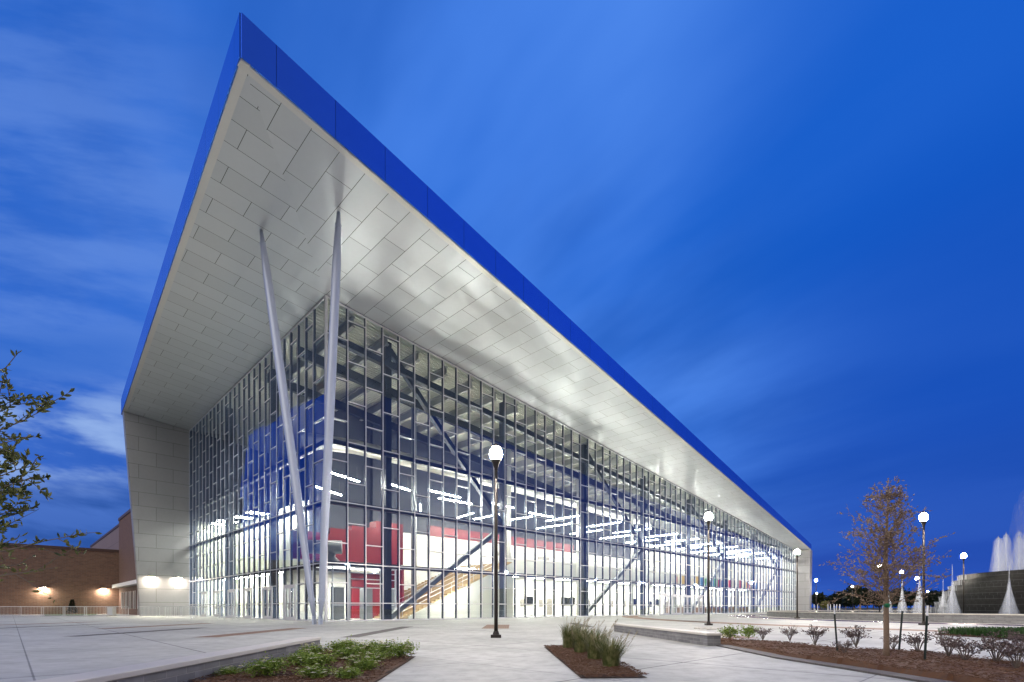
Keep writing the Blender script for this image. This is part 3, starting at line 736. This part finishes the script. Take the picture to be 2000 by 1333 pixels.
# ------------------------------------------------------------------ street lamps
def lamp(loc, label, H=6.1, group='post lamps round the plaza'):
    return empty('street_lamp', loc, 0, label, 'street lamp', group)
L0 = lamp((-.53, 17.0, 0), 'nearest dark bronze post lamp standing alone in front of the stairs')
m_ = MB(); m_.box(-.17,.17,-.17,.17,0,.10); m_.tube([(0,0,.1),(0,0,.22)], [.12,.08], 12); m_.build('base', M['bronze'], L0)
m_ = MB(); m_.tube([(0,0,.2),(0,0,5.55)], [.065,.055], 12); m_.build('pole', M['bronze'], L0, smooth=True)
m_ = MB(); m_.lathe([(.05,5.5),(.06,5.62),(.12,5.80),(.17,5.88),(.17,5.90),(.0,5.90)], n=16); m_.build('collar', M['bronze'], L0, smooth=True)
m_ = MB(); m_.lathe([(.0,5.905),(.15,5.91),(.20,6.0),(.215,6.1),(.19,6.22),(.12,6.30),(0,6.33)], n=16); m_.build('globe', M['globe'], L0, smooth=True)
m_ = MB(); m_.lathe([(0,6.335),(.14,6.34),(.10,6.40),(.03,6.46),(0,6.47)], n=16); m_.build('finial', M['bronze'], L0, smooth=True)
for (u, v, lb) in ((1384, 1010, 'dark post lamp standing before the middle entrance doors'), (1557, 1079, 'dark post lamp at the far right end of the glass'),
                   (1804, 1011, 'tall dark post lamp between the young tree and fountain'), (1882, 1086, 'post lamp rising over the dark fountain drum'),
                   (1594, 1134, 'distant post lamp just beyond the building end'), (1595, 1159, 'farthest tiny post lamp low beside the building end'),
                   (1665, 1146, 'distant post lamp above the dark tree line'), (1718, 1106, 'post lamp seen through the left of the young tree crown'),
                   (1761, 1118, 'post lamp seen behind the trunk of the young tree'), (1791, 1130, 'distant post lamp just left of the tall lamp pole'),
                   (1812, 1156, 'small distant post lamp at the left foot of the fountain drum')):
    Y = 5.1*F/(HOR-v); c_ = copy_tree(L0); c_.location = ((u-1000)/F*Y, Y, 0); c_['label'] = lb

# ------------------------------------------------------------------ seat walls and planting beds
def seat_wall(name, p0, p1, thick, label):
    p0 = Vector(p0); p1 = Vector(p1); d = p1-p0; L = d.length; a = math.atan2(d.y, d.x)
    o = empty(name, (p0.x, p0.y, 0), a, label, 'seat wall')
    m_ = MB(); m_.box(0, L, 0, thick, 0, .27); m_.build('wall', M['stone'], o)
    m_ = MB(); m_.box(-.03, L+.03, -.03, thick+.03, .272, .335); c_ = m_.build('cap', M['cap'], o)
    bv = c_.modifiers.new('bevel', 'BEVEL'); bv.width = .008; bv.segments = 2
    return o
seat_wall('seat_wall', (-3.85, 2.2), (-4.33, 11.55), .34, 'low grey stone seat wall with pale cap beside the white flowers')
seat_wall('seat_wall', (5.10, 21.4), (5.42-.0, 13.35), -.34, 'low grey stone seat wall with pale cap right of the grass clumps') if False else None
sw2 = seat_wall('seat_wall', (5.42, 13.3), (4.62, 21.4), .36, 'low grey stone seat wall with pale cap right of the grass clumps')

def bed(name, poly, h=.05, seed=1, chips=900):
    r = random.Random(seed); m_ = MB()
    xs = [p[0] for p in poly]; ys = [p[1] for p in poly]
    def inside(x, y):
        c = False; n = len(poly)
        for i in range(n):
            x1, y1 = poly[i]; x2, y2 = poly[(i+1) % n]
            if (y1 > y) != (y2 > y) and x < (x2-x1)*(y-y1)/(y2-y1)+x1: c = not c
        return c
    m_.add([(a, b_, .006) for a, b_ in poly], [tuple(range(len(poly)))])
    base_o = m_.build(name, M['mulch']); tag(base_o, kind='structure')
    # mounded soil + chips
    mound = MB(); step = .08; grid = {}
    i0, i1 = int(min(xs)/step)-1, int(max(xs)/step)+2; j0, j1 = int(min(ys)/step)-1, int(max(ys)/step)+2
    for i in range(i0, i1):
        for j in range(j0, j1):
            x_, y_ = i*step, j*step
            if inside(x_, y_):
                edge = all(inside(x_+dx, y_+dy) for dx in (-.14,0,.14) for dy in (-.14,0,.14))
                grid[(i, j)] = len(mound.v); mound.v.append((x_, y_, .012 + (h*(.62+.3*math.sin(x_*2.3+y_*1.1)*math.cos(y_*1.7-x_)+.16*r.random()) if edge else 0)))
    for (i, j) in grid:
        k = [(i,j),(i+1,j),(i+1,j+1),(i,j+1)]
        if all(q in grid for q in k): mound.f.append(tuple(grid[q] for q in k))
    for _ in range(chips):
        x_, y_ = r.uniform(min(xs), max(xs)), r.uniform(min(ys), max(ys))
        if not inside(x_, y_): continue
        a = r.uniform(0, 6.28); l = r.uniform(.012, .04); z_ = .018 + h*(.62+.3*math.sin(x_*2.3+y_*1.1)*math.cos(y_*1.7-x_)+r.uniform(.0,.25))
        d = Vector((math.cos(a), math.sin(a), r.uniform(-.3,.3)))*l
        mound.bar(Vector((x_,y_,z_))-d, Vector((x_,y_,z_))+d, r.uniform(.006,.016), .005)
    tag(mound.build('mulch', M['chip']), kind='stuff')
bed('planting_bed', [(-4.0,2.4),(-1.70,2.4),(-1.80,6.8),(-1.95,10.4),(-4.25,11.75)], .07, 1, 9000)
bed('planting_bed', [(.97,7.19),(1.92,7.25),(1.85,12.9),(.80,12.85)], .05, 2, 5000)
bed('planting_bed', [(5.62,13.2),(5.5,10.0),(5.68,8.3),(5.8,6.5),(5.9,4.5),(9.6,4.5),(9.0,8.8),(8.5,10.5),(7.9,12.0),(7.0,13.6),(6.0,18.0),(5.35,18.0)], .11, 3, 14000)
bed('planting_bed', [(15.4,18.7),(15.8,14.5),(19.5,14.5),(19.0,19.6),(16.2,19.6)], .06, 4, 300)
# paver edging along the right bed
ed = MB(); ep = [(5.30,13.3),(5.16,10.0),(5.36,8.3),(5.48,6.5),(5.55,4.5)]; eq = [(5.62,13.3),(5.48,10.0),(5.68,8.3),(5.80,6.5),(5.90,4.5)]
for i in range(4):
    ed.hexa([(*ep[i],.0),(*eq[i],.0),(*eq[i+1],.0),(*ep[i+1],.0)], [(*ep[i],.03),(*eq[i],.03),(*eq[i+1],.03),(*ep[i+1],.03)])
tag(ed.build('kerb', M['paver_grey']), kind='structure')

# white flowered low shrubs
def bush(seed, leaves, rad, h, lm, ll, lw, stems=7, flowers=0, sparse=False, sm='twig'):
    r = random.Random(seed); lf = MB(); stm = MB(); fl = MB()
    ends = []
    for k in range(stems):
        a = 6.28*k/stems + r.uniform(-.4,.4); rr = rad*r.uniform(.35, .95)
        e = Vector((math.cos(a)*rr, math.sin(a)*rr, h*r.uniform(.55, 1.0)))
        mid = Vector((e.x*.35, e.y*.35, e.z*.6)); stm.tube([(0,0,0), mid, e], [.007,.005,.002], 5)
        ends.append((mid, e))
        for q in range(3):
            b0 = mid.lerp(e, r.uniform(.0,.8)); b1 = b0 + Vector((r.uniform(-1,1), r.uniform(-1,1), r.uniform(-.1,.8)))*rad*.42
            stm.tube([b0, b1], [.0035,.0018], 4); ends.append((b0, b1))
    for _ in range(leaves):
        m0, e0 = r.choice(ends); p = m0.lerp(e0, r.uniform(.15, 1.05))
        j = .02 if sparse else rad*.22
        p = p + Vector((r.gauss(0,j), r.gauss(0,j), r.gauss(0,j*.8)))
        if p.z < .03: p.z = .03 + r.random()*.05
        d = Vector((r.uniform(-1,1), r.uniform(-1,1), r.uniform(-.4,.9)))
        lf.leaf(p, d, ll*r.uniform(.7,1.3), lw*r.uniform(.7,1.3), r.uniform(-1,1))
    for _ in range(flowers):
        m0, e0 = r.choice(ends); c = e0 + Vector((r.gauss(0,.06), r.gauss(0,.06), r.uniform(.02,.09)))
        for ring, (nn, tl) in enumerate(((6,.25),(5,.8))):
            for q in range(nn):
                a = 6.28*q/nn + ring*.5
                fl.leaf(c, Vector((math.cos(a), math.sin(a), tl)), .046-.010*ring, .036)
    return stm, lf, fl
rose = []
for k in range(4):
    s_, l_, f_ = bush(20+k, 1700, .33, .36, 'rose_leaf', .040, .024, 9, (24, 12, 30, 8)[k])
    o = empty('flowering_shrub', (0,0,0), 0, '', 'shrub', 'white flowered shrubs in the left bed')
    s_.build('stems', M['twig'], o); l_.build('foliage', M['rose_leaf'], o); f_.build('blossom', M['petal'], o); rose.append(o)
rp_ = [(-3.95,7.1,.62,'low green shrub with white blossom nearest the left stone wall'),(-3.4,8.3,.95,'flowering shrub midway along the stone wall dotted with white blossom'),(-3.75,9.6,1.0,'leafy shrub with few white blossoms close against the wall'),
       (-3.55,10.7,1.05,'rear flowering shrub tucked by the end of the stone wall'),(-3.0,10.6,1.15,'tall bushy white flowered shrub at the back of the left bed'),(-2.55,10.2,.95,'white flowered shrub at the back right of the left bed'),
       (-2.15,9.8,1.2,'tallest white flowered shrub at the right corner of the bed'),(-2.95,9.2,.95,'rounded white flowered shrub in the middle rear of the bed'),(-2.4,8.9,.9,'compact white flowered shrub right of the bed centre'),
       (-3.0,7.9,1.0,'dense green shrub in the middle of the left bed'),(-2.25,7.7,.85,'small white flowered shrub by the bed edge paving'),(-3.35,7.0,.95,'front shrub with pale blossom near the picture bottom'),
       (-2.65,6.9,.8,'low front shrub dotted white just inside the bed'),(-2.15,6.75,.7,'smallest front shrub at the right bed edge')]
for k, (x_, y_, sc_, lb) in enumerate(rp_):
    o = rose[k] if k < 4 else copy_tree(rose[k % 4])
    o.location = (x_, y_, .03); o.rotation_euler = (0,0,k*1.7); sc_ *= .90; o.scale = (sc_, sc_, sc_*(.60+.05*(k % 4))); o['label'] = lb

# ornamental grasses
def grass_clump(seed, nb, h, rad):
    r = random.Random(seed); b = MB(); pl = []
    for k in range(nb):
        a = r.uniform(0, 6.28); rr = rad*.35*math.sqrt(r.random()); out = r.uniform(.1, .75)*rad*1.2
        d = Vector((math.cos(a), math.sin(a), 0)); p0 = d*rr; hh = h*r.uniform(.55, 1.0)
        w = r.uniform(.006, .011); side = Vector((-d.y, d.x, 0))*w/2
        lean = Vector((.20, .0, 0))*h*r.uniform(.3,1.4)
        c = [p0 + d*out*t**2 + lean*t**2 + Vector((0,0,hh*(t - .18*t**3))) for t in (0,.35,.7,1)]
        ws = (1, .9, .6, .1); o = len(b.v)
        for q, f in zip(c, ws): b.v += [tuple(q-side*f), tuple(q+side*f)]
        for i in range(3): b.f.append((o+2*i, o+2*i+1, o+2*i+3, o+2*i+2))
        if k % 40 == 7:
            tip = c[3]; q_ = MB(); q_.tube([c[2], tip + Vector((.02,0,.14))], [.003,.001], 4)
            for q in range(16):
                pp_ = c[2].lerp(tip + Vector((.02,0,.14)), .45+q*.034); q_.leaf(pp_, Vector((r.uniform(-1,1), r.uniform(-1,1), 1.6)), .04, .007)
            pl.append(q_)
    return b, pl
GG = 'ornamental grass clumps in the middle bed'
gc = []
for k, (x_, y_, h_, lb) in enumerate(((1.34,12.2,.80,'farthest upright grass clump at the back of the middle bed'),(1.45,10.9,.76,'second grass clump from the back of the middle bed'),
                                   (1.53,9.5,.72,'grass clump second from the front of the middle bed'),(1.60,8.3,.62,'nearest feathery grass clump leaning right in the middle bed'))):
    o = empty('grass_clump', (x_, y_, .04), k*.3, lb, 'grass', GG)
    b, pl = grass_clump(40+k, 560, h_, .38); b.build('blades', M['grass_blade'], o); [q_.build('plume', M['plume'], o) for q_ in pl]

# strap leaf border on the far right, counted as ground cover
r = random.Random(5); b = MB()
for _ in range(5200):
    x_ = r.uniform(15.5, 19.4); y_ = r.uniform(15.3, 18.7); a = r.uniform(0, 6.28); d = Vector((math.cos(a), math.sin(a), 0)); l = r.uniform(.2, .34)
    p0 = Vector((x_, y_, .05)); p1 = p0 + d*.08 + Vector((0,0,l*.8)); p2 = p0 + d*.22 + Vector((0,0,l*.75)); sd = Vector((-d.y, d.x, 0))*.009
    b.add([p0-sd, p0+sd, p1+sd, p1-sd, p2], [(0,1,2,3),(3,2,4)])
tag(b.build('ground_cover', M['liriope']), kind='stuff')

# bronze leaved small shrubs in the right bed
GS2 = 'bronze leaved shrubs in the right bed'
br = []
for k in range(4):
    s_, l_, f_ = bush(60+k, 560, .36, .44, 'bronze_leaf', .036, .020, 12, 0, True)
    o = empty('bronze_shrub', (0,0,0), 0, '', 'shrub', GS2)
    s_.build('stems', M['twig'], o); l_.build('foliage', M['bronze_leaf'], o); br.append(o)
bp = [(1490,1255,.9,'sparse purple brown shrub next to the green shrub by the wall end'),(1543,1257,.95,'thin bronze leaved shrub second from the seat wall'),(1592,1266,1.05,'bronze leaved shrub left of the leftmost stake'),
      (1672,1270,1.15,'spreading bronze leaved shrub between left stake and trunk'),(1650,1284,.7,'small low bronze shrub right beside the left stake'),(1745,1276,.8,'thin bronze shrub right behind the tree trunk'),
      (1793,1284,.95,'bronze leaved shrub just left of the near stake'),(1852,1292,1.1,'bronze leaved shrub right of the near stake'),(1884,1302,1.0,'front bronze leaved shrub with arching twigs'),
      (1945,1306,1.2,'large bronze leaved shrub near the right picture edge'),(1992,1282,1.0,'rear bronze leaved shrub cut by the right picture edge'),(1985,1318,1.0,'nearest bronze leaved shrub at the lower right corner')]
for k, (u, v, sc_, lb) in enumerate(bp):
    o = br[k] if k < 4 else copy_tree(br[k % 4]); p = at(u, v); p.z = .06
    o.location = p; o.rotation_euler = (0,0,k*2.1); o.scale = (sc_,)*3; o['label'] = lb
s_, l_, f_ = bush(71, 800, .34, .34, 'rose_leaf', .05, .03, 8, 4)
for k, (u, v, lb) in enumerate(((1425,1252,'green leafy shrub tucked against the end of the right seat wall'),(1462,1250,'green leafy shrub next along from the right seat wall end'))):
    o = empty('green_shrub', at(u, v)+Vector((0,0,.05)), k*1.3, lb, 'shrub', 'green shrubs at the right wall end')
    if k == 0: m1, m2 = s_.build('stems', M['twig'], o), l_.build('foliage', M['rose_leaf'], o)
    else:
        for q in (m1, m2):
            c_ = q.copy(); COL.objects.link(c_); c_.parent = o

# loose rocks behind the right seat wall
for k in range(9):
    u = 1362 + k*5 + rnd.uniform(-2,2); p = at(u, 1229.5 + rnd.uniform(-1,1.5)); rk = MB(); rr = rnd.uniform(.07,.14)
    rk.lathe([(0,-.02),(rr*1.1,-.01),(rr*1.2,rr*.4),(rr*.7,rr*.8),(0,rr*.9)], n=7)
    rk.v = [(a+rnd.uniform(-.02,.02), b_+rnd.uniform(-.02,.02), c) for a, b_, c in rk.v]
    o = rk.build('rock', M['cap']); o.location = p; tag(o, 'small pale rock lying in the row behind the right seat wall', 'rock', 'rocks behind the seat wall')

# ------------------------------------------------------------------ trees
def grow(mb, lf, p, d, L, rad, lvl, r, leafn, ll, lw, spread=.7, up=.15):
    n = 4; pts = [p]; rs = [rad]
    for i in range(n):
        d = (d + Vector((r.gauss(0,.12), r.gauss(0,.12), r.gauss(0,.08)+up*.25))).normalized()
        pts.append(pts[-1] + d*L/n); rs.append(rad*(1-.7*(i+1)/n))
    mb.tube(pts, rs, 6 if lvl > 1 else 4, cap=False)
    if lvl <= 1:
        for _ in range(leafn):
            i = r.randrange(1, n+1); q = pts[i-1].lerp(pts[i], r.random())
            dd = Vector((r.uniform(-1,1), r.uniform(-1,1), r.uniform(-.8,.8))) + d*.8
            lf.leaf(q, dd, ll*r.uniform(.6,1.3), lw*r.uniform(.7,1.3), r.uniform(-1.5,1.5))
    if lvl > 0:
        for k in range(r.randint(3, 5)):
            i = r.randrange(1, n+1); q = pts[i-1].lerp(pts[i], r.random())
            ax = Vector((r.gauss(0,1), r.gauss(0,1), r.gauss(0,.7))).normalized()
            grow(mb, lf, q, (d + ax*spread).normalized(), L*r.uniform(.38,.62), rs[i]*.6+.001, lvl-1, r, leafn, ll, lw, spread, up)

yt = empty('young_tree', at(1731.5, 1287.5), 0, 'young staked tree with sparse rust brown leaves and green ribbon', 'tree')
r = random.Random(11); tr = MB(); lb_ = MB(); lf = MB(); H = 3.42
tp = [Vector((0,0,-.05)), Vector((.0,0,.3)), Vector((-.01,.0,1.05)), Vector((-.02,0,1.9)), Vector((.01,0,2.7)), Vector((.03,0,3.2))]
tr.tube(tp, [.065,.05,.045,.036,.02,.008], 10)
tr.build('trunk', M['bark'], yt, smooth=True)
for k in range(56):
    f = (k/55)**1.2; z_ = 1.02 + 2.1*f; a = k*2.4 + r.uniform(-.4,.4)
    L = (1.0 - .62*f**1.3) * r.uniform(.75,1.12)
    up = .55 + .7*f
    grow(lb_, lf, Vector((0,0,z_)), Vector((math.cos(a), math.sin(a), up)).normalized(), L, .010*(1-.5*f), 2, r, 10 if f < .6 else 6, .046, .017, .9, .2)
lb_.build('limbs', M['bark'], yt); lf.build('crown', M['cypress_leaf'], yt)
rb = MB(); rb.lathe([(.052,1.0),(.055,1.02),(.055,1.06),(.052,1.08)], n=12)
for a in (.3, 2.6, 3.4): rb.leaf(Vector((0,-.05,1.04)), Vector((math.cos(a), -.4, math.sin(a)*.2)), .16, .05)
rb.build('ribbon', M['ribbon'], yt)
GT = 'stakes round the young tree'
for (u0, v0, u1, v1, lb, wh) in ((1637,1281,1629,1183,'leftmost green metal stake with white tip by the young tree',1),(1755,1281,1763,1194,'dark stake leaning right just behind the tree trunk',0),(1806,1300,1812,1183,'nearest green stake with white tip right of the trunk',1)):
    p = at(u0, v0); q = Vector(((u1-1000)/F*p.y, p.y, CAMH + (HOR-v1)/F*p.y)) - p
    o = empty('tree_stake', p, 0, lb, 'stake', GT); m_ = MB(); e = q*(.83 if wh else 1.0)
    m_.bar((0,0,-.05), e, .035, .008); m_.bar(Vector((0,.014,-.05)), e+Vector((0,.014,0)), .008, .026); m_.build('post', M['stake'], o)
    if wh:
        m_ = MB(); m_.bar(e, q, .036, .01); m_.build('tip', M['white_paint'], o)

# live oak whose branches reach in from the left
oak = empty('oak_tree', (-6.5, 5.0, 0), 0, 'green leaved oak reaching thin branches in from the left edge', 'tree')
r = random.Random(23); tr = MB(); lb_ = MB(); lf = MB()
tr.tube([(0,0,-.05),(.05,0,.6),(.0,.05,1.4),(.1,0,2.3),(.2,0,3.2)], [.15,.11,.09,.06,.03], 10); tr.build('trunk', M['bark'], oak, smooth=True)
def branch(z0, tip, nl, sub):
    p0 = Vector((.05,0,z0)); q = Vector(tip) - Vector((-6.5,5.0,0)); n = 9
    pts = [p0.lerp(q, k/n) + Vector((r.gauss(0,.02), r.gauss(0,.03), -.10*math.sin(math.pi*k/n)+r.gauss(0,.012))) for k in range(n+1)]
    lb_.tube(pts, [.012*(1-k/n)+.0025 for k in range(n+1)], 6)
    for s_ in range(sub):
        k = r.randint(3, n-1); b0 = pts[k].lerp(pts[k+1], r.random()); dd = (pts[k+1]-pts[k]).normalized() + Vector((r.gauss(0,.4), r.gauss(0,.5), r.gauss(0,.55)))
        L = r.uniform(.15,.42); b1 = b0 + dd.normalized()*L; lb_.tube([b0, b0.lerp(b1,.5)+Vector((0,0,.01)), b1], [.004,.003,.0015], 5)
        for _ in range(int(nl*1.7)):
            p = b0.lerp(b1, r.uniform(.15,1.0)); lf.leaf(p, dd.normalized()*.6 + Vector((r.uniform(-1,1), r.uniform(-1,1), r.uniform(-.3,1.0))), r.uniform(.045,.068), r.uniform(.018,.026), r.uniform(-1.5,1.5))
    for _ in range(nl*4):
        k = r.randint(5, n-1); p = pts[k].lerp(pts[k+1], r.random()); lf.leaf(p, Vector((.6,0,0)) + Vector((r.uniform(-1,1), r.uniform(-1,1), r.uniform(-.3,1.0))), r.uniform(.045,.068), r.uniform(.018,.026), r.uniform(-1.5,1.5))
def ip(u, v, Y): return ((u-1000)/F*Y, Y, CAMH + (HOR-v)/F*Y)
for (u, v, Y, z0, nl, sub) in ((70,690,4.5,2.6,5,6),(120,800,4.4,2.3,10,12),(60,770,4.7,2.4,12,12),(95,905,4.5,2.0,6,8),(88,930,4.2,1.9,13,14),(40,960,4.6,1.8,13,14),(60,1000,4.8,1.7,10,10),(150,1045,4.3,1.5,6,9),(60,1060,4.6,1.4,5,6),(122,1110,4.4,1.3,3,5),(30,850,4.9,2.2,12,12),(45,745,4.6,2.5,10,10),(70,850,4.4,2.1,9,10),(50,905,4.7,2.0,13,14),(75,985,4.5,1.7,11,12),(35,1030,4.6,1.6,9,10),(85,1090,4.4,1.35,4,7),(-60,800,5.2,2.4,14,14),(-90,950,4.6,2.0,14,14),(-120,640,5.0,2.8,12,14)):
    branch(z0, ip(u-20, v, Y), nl, sub)
for k in range(16):
    a = r.uniform(1.5, 5.5); branch(r.uniform(1.6,3.1), Vector((-6.5,5.0,0)) + Vector((math.cos(a)*1.3, math.sin(a)*1.3, r.uniform(1.8,4.2))), 14, 14)
lb_.build('limbs', M['twig'], oak); lf.build('crown', M['oak_leaf'], oak)

# distant trees
def crown_mesh(seed, n, rx, rz, z0, ll):
    r = random.Random(seed); b = MB(); blobs = [(Vector((r.uniform(-.6,.6)*rx, r.uniform(-.6,.6)*rx, z0 + r.uniform(.1,.9)*rz)), r.uniform(.35,.6)*rx) for _ in range(11)]
    for _ in range(n):
        c, q = r.choice(blobs); v = Vector((r.gauss(0,1), r.gauss(0,1), r.gauss(0,1))).normalized()*q*r.uniform(.6,1.05)
        b.leaf(c+v, Vector((r.uniform(-1,1), r.uniform(-1,1), r.uniform(-1,1))), ll*r.uniform(.6,1.4), ll*.6, r.uniform(-1.5,1.5))
    return b
far = []
for k in range(3):
    o = empty('distant_tree', (0,0,0), 0, 'dark round headed tree in the row along the far horizon', 'tree', 'trees along the far horizon')
    m_ = MB(); m_.tube([(0,0,-.1),(0,0,3.0)], [.3,.16], 7); m_.build('trunk', M['bark'], o)
    crown_mesh(80+k, 1500, 3.6, 4.4, 2.2, .8).build('crown', M['far_leaf'], o); far.append(o)
spots = [(1602,205,.9),(1618,230,.8),(1636,215,1.0),(1652,240,1.0),(1668,205,1.15),(1680,190,1.2),(1694,220,1.0),(1706,240,1.1),(1722,205,1.0),(1738,230,1.05),(1754,210,1.15),(1770,235,1.1),(1786,215,1.0),(1800,240,1.0),(1816,210,1.0),(1835,225,1.1),(1860,215,1.1),(1890,230,1.2),(1925,220,1.1),(1960,230,1.1),(1995,215,1.2)]
for k, (u, Y, sc_) in enumerate(spots):
    o = far[k] if k < 3 else copy_tree(far[k % 3]); o.location = ((u-1000)/F*Y, Y, 0); o.rotation_euler = (0,0,k); o.scale = (sc_, sc_, sc_)
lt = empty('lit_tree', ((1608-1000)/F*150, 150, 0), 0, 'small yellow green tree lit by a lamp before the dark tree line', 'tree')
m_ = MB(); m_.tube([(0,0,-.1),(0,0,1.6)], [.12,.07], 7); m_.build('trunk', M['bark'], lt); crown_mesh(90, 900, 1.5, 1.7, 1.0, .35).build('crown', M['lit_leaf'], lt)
cf = empty('small_conifer', at(141, 1202), 0, 'small dark conical shrub standing before the brown brick wall', 'shrub')
m_ = MB(); m_.tube([(0,0,-.05),(0,0,1.7)], [.06,.02], 6); m_.build('trunk', M['bark'], cf)
r = random.Random(3); m_ = MB()
for _ in range(700):
    z_ = r.uniform(.25, 2.0); rr = .62*(1-z_/2.15)*math.sqrt(r.random()); a = r.uniform(0,6.28)
    m_.leaf(Vector((math.cos(a)*rr, math.sin(a)*rr, z_)), Vector((math.cos(a), math.sin(a), .5)), .18, .09, r.uniform(-1,1))
m_.build('crown', M['far_leaf'], cf)
GBo = 'white posts beyond the building end'
bo = empty('white_post', (0,0,0), 0, 'thin white post standing in the row beyond the building end', 'bollard', GBo)
m_ = MB(); m_.tube([(0,0,0),(0,0,1.75)], .09, 8); m_.build('post', M['white_paint'], bo); m_ = MB(); m_.lathe([(.1,1.75),(.1,1.8),(0,1.86)], n=8); m_.build('cap', M['galv'], bo)
for k, u in enumerate((1590,1597,1617,1622,1629,1634,1640)):
    o = bo if k == 0 else copy_tree(bo); o.location = ((u-1000)/F*128, 128, 0)

# ------------------------------------------------------------------ fountain
FC = (62.0, 46.0); FR = 35.0
fb = empty('fountain_basin', (*FC, 0), 0, 'low grey stone fountain basin wall curving behind the young tree', 'fountain')
m_ = MB(); m_.lathe([(FR-.45,0),(FR,0),(FR,.53),(FR-.45,.53),(FR-.45,0)], n=160)
m_.f = [f[::-1] if False else f for f in m_.f]; m_.build('wall', M['stone'], fb)
m_ = MB(); m_.lathe([(FR-.5,.532),(FR+.05,.532),(FR+.05,.60),(FR-.5,.60),(FR-.5,.532)], n=160); m_.build('cap', M['cap'], fb)
w_ = MB(); nn = 96; w_.add([(FC[0]+(FR-.46)*math.cos(6.2832*k/nn), FC[1]+(FR-.46)*math.sin(6.2832*k/nn), .46) for k in range(nn)], [tuple(range(nn))])
tag(w_.build('pool_water', M['water']), kind='structure')
ring = MB(); ring.lathe([(FR+4.2,.004),(FR+1.3,.004)], n=160); o = ring.build('fountain_path', M['paver_red']); o.location = (*FC, 0); tag(o, kind='structure')
ring = MB(); ring.lathe([(FR+16,.004),(FR+14.2,.004)], n=160); o = ring.build('paver_ring', M['paver_brown']); o.location = (*FC, 0); tag(o, kind='structure')
DC = Vector((70.0, 56.0, 0)); nt = 7
dr = empty('fountain_drum', DC, 0, 'dark stepped granite fountain drum with water sliding over its ledges', 'fountain')
m_ = MB(); prof = []
for k in range(nt):
    rr = 18.7 - 2.7*k/(nt-1); prof += [(rr, .4+.66*k), (rr, .4+.66*(k+1)-.04), (rr+.07, .4+.66*(k+1)-.04), (rr+.07, .4+.66*(k+1))]
prof += [(0, prof[-1][1])]; m_.lathe(prof, n=120); m_.build('tiers', M['granite'], dr)
ztop = prof[-1][1]
m_ = MB(); m_.lathe([(q+.12, zz+.01) for q, zz in prof[:-1]], n=30, a0=R(118), a1=R(158)); m_.build('water_film', M['jet'], dr)
GJ = 'fountain jets'
def jet(name, loc, h, w, label, seed, tw=.10, sm='spray'):
    r = random.Random(seed); o = empty(name, loc, 0, label, 'fountain jet', GJ)
    c = MB(); c.tube([(0,0,0),(0,0,h*.5),(0,0,h*.85),(0,0,h)], [.05,.05,.035,.008], 8); c.build('core', M['jet'], o, smooth=True)
    prof = []
    for k, f in enumerate((1, .82, .66, .5, .36, .22)):
        R0 = w*.5*f; hk = h*(.62+.36*(1-f)*1.25) if tw < .4 else h*r.uniform(.86, 1.0); seg = [(R0*(tw+(1-tw)*(1-t)**1.4)*(1 if t < .9 else (1-t)*10), hk*t) for t in (0,.15,.3,.5,.7,.85,.93,1.0)]
        prof += seg if k % 2 == 0 else seg[::-1]
    s_ = MB(); s_.lathe([(max(q, .004), zz) for q, zz in prof], n=20)
    s_.v = [(x_*(1+r.uniform(-.07,.07)), y_*(1+r.uniform(-.07,.07)), zz*(1+r.uniform(-.03,.03))) for x_, y_, zz in s_.v]
    s_.build('spray', M[sm], o, smooth=True)
    return o
def jat(u, Y, zz): return ((u-1000)/F*Y, Y, zz)
jet('fountain_jet', jat(1860, 42, .46), 4.1, 1.3, 'single white water jet before the left of the dark drum', 1)
jet('fountain_jet', jat(1971, 40, .46), 4.1, 1.3, 'single white water jet nearest the right picture edge', 2)
jet('fountain_jet', jat(1842, 62, .46), 4.0, 1.3, 'smaller white jet half hidden behind the drum steps', 3)
jet('fountain_jet', jat(1733, 58, .46), 5.2, 1.2, 'white jet rising behind the young tree left of its trunk', 4)
jet('fountain_jet', jat(1762, 66, .46), 5.2, 1.3, 'white jet rising behind the young tree right of its trunk', 5)
jet('fountain_jet', jat(1796, 60, .46), 5.0, 1.8, 'wide misty white jet beside the tall lamp pole', 6)
for k, u in enumerate((1950, 1965, 1990, 2004)):
    jet('fountain_jet', jat(u, 62, ztop), (4.6,5.2,5.3,5.0)[k], 1.7, ('leftmost of the tall jets on top of the drum','second tall jet from the left on the drum top','third tall jet from the left on the drum top','rightmost tall jet on the drum top at the picture edge')[k], 20+k, .55)
jet('fountain_jet', jat(2040, 70, .46), 19.0, 11.0, 'faint tall drifting mist plume at the right picture edge', 40, .5, 'mist')
# underwater lights of the fountain
for k, (u, Y, zz) in enumerate(((1860,41,.8),(1971,39,.8),(1796,59,.8),(1747,57,.8),(1957,60,ztop+.3),(1997,60,ztop+.3))):
    l = bpy.data.lights.new('fountain_light', 'SPOT'); l.energy = 350; l.spot_size = R(34); l.spot_blend = .6; l.shadow_soft_size = .15; l.color = (1,.95,.9)
    o = bpy.data.objects.new('fountain_light', l); COL.objects.link(o); p = jat(u, Y, zz); o.location = (p[0], p[1]-1.2, p[2]); o.rotation_euler = (R(180-14), 0, 0)
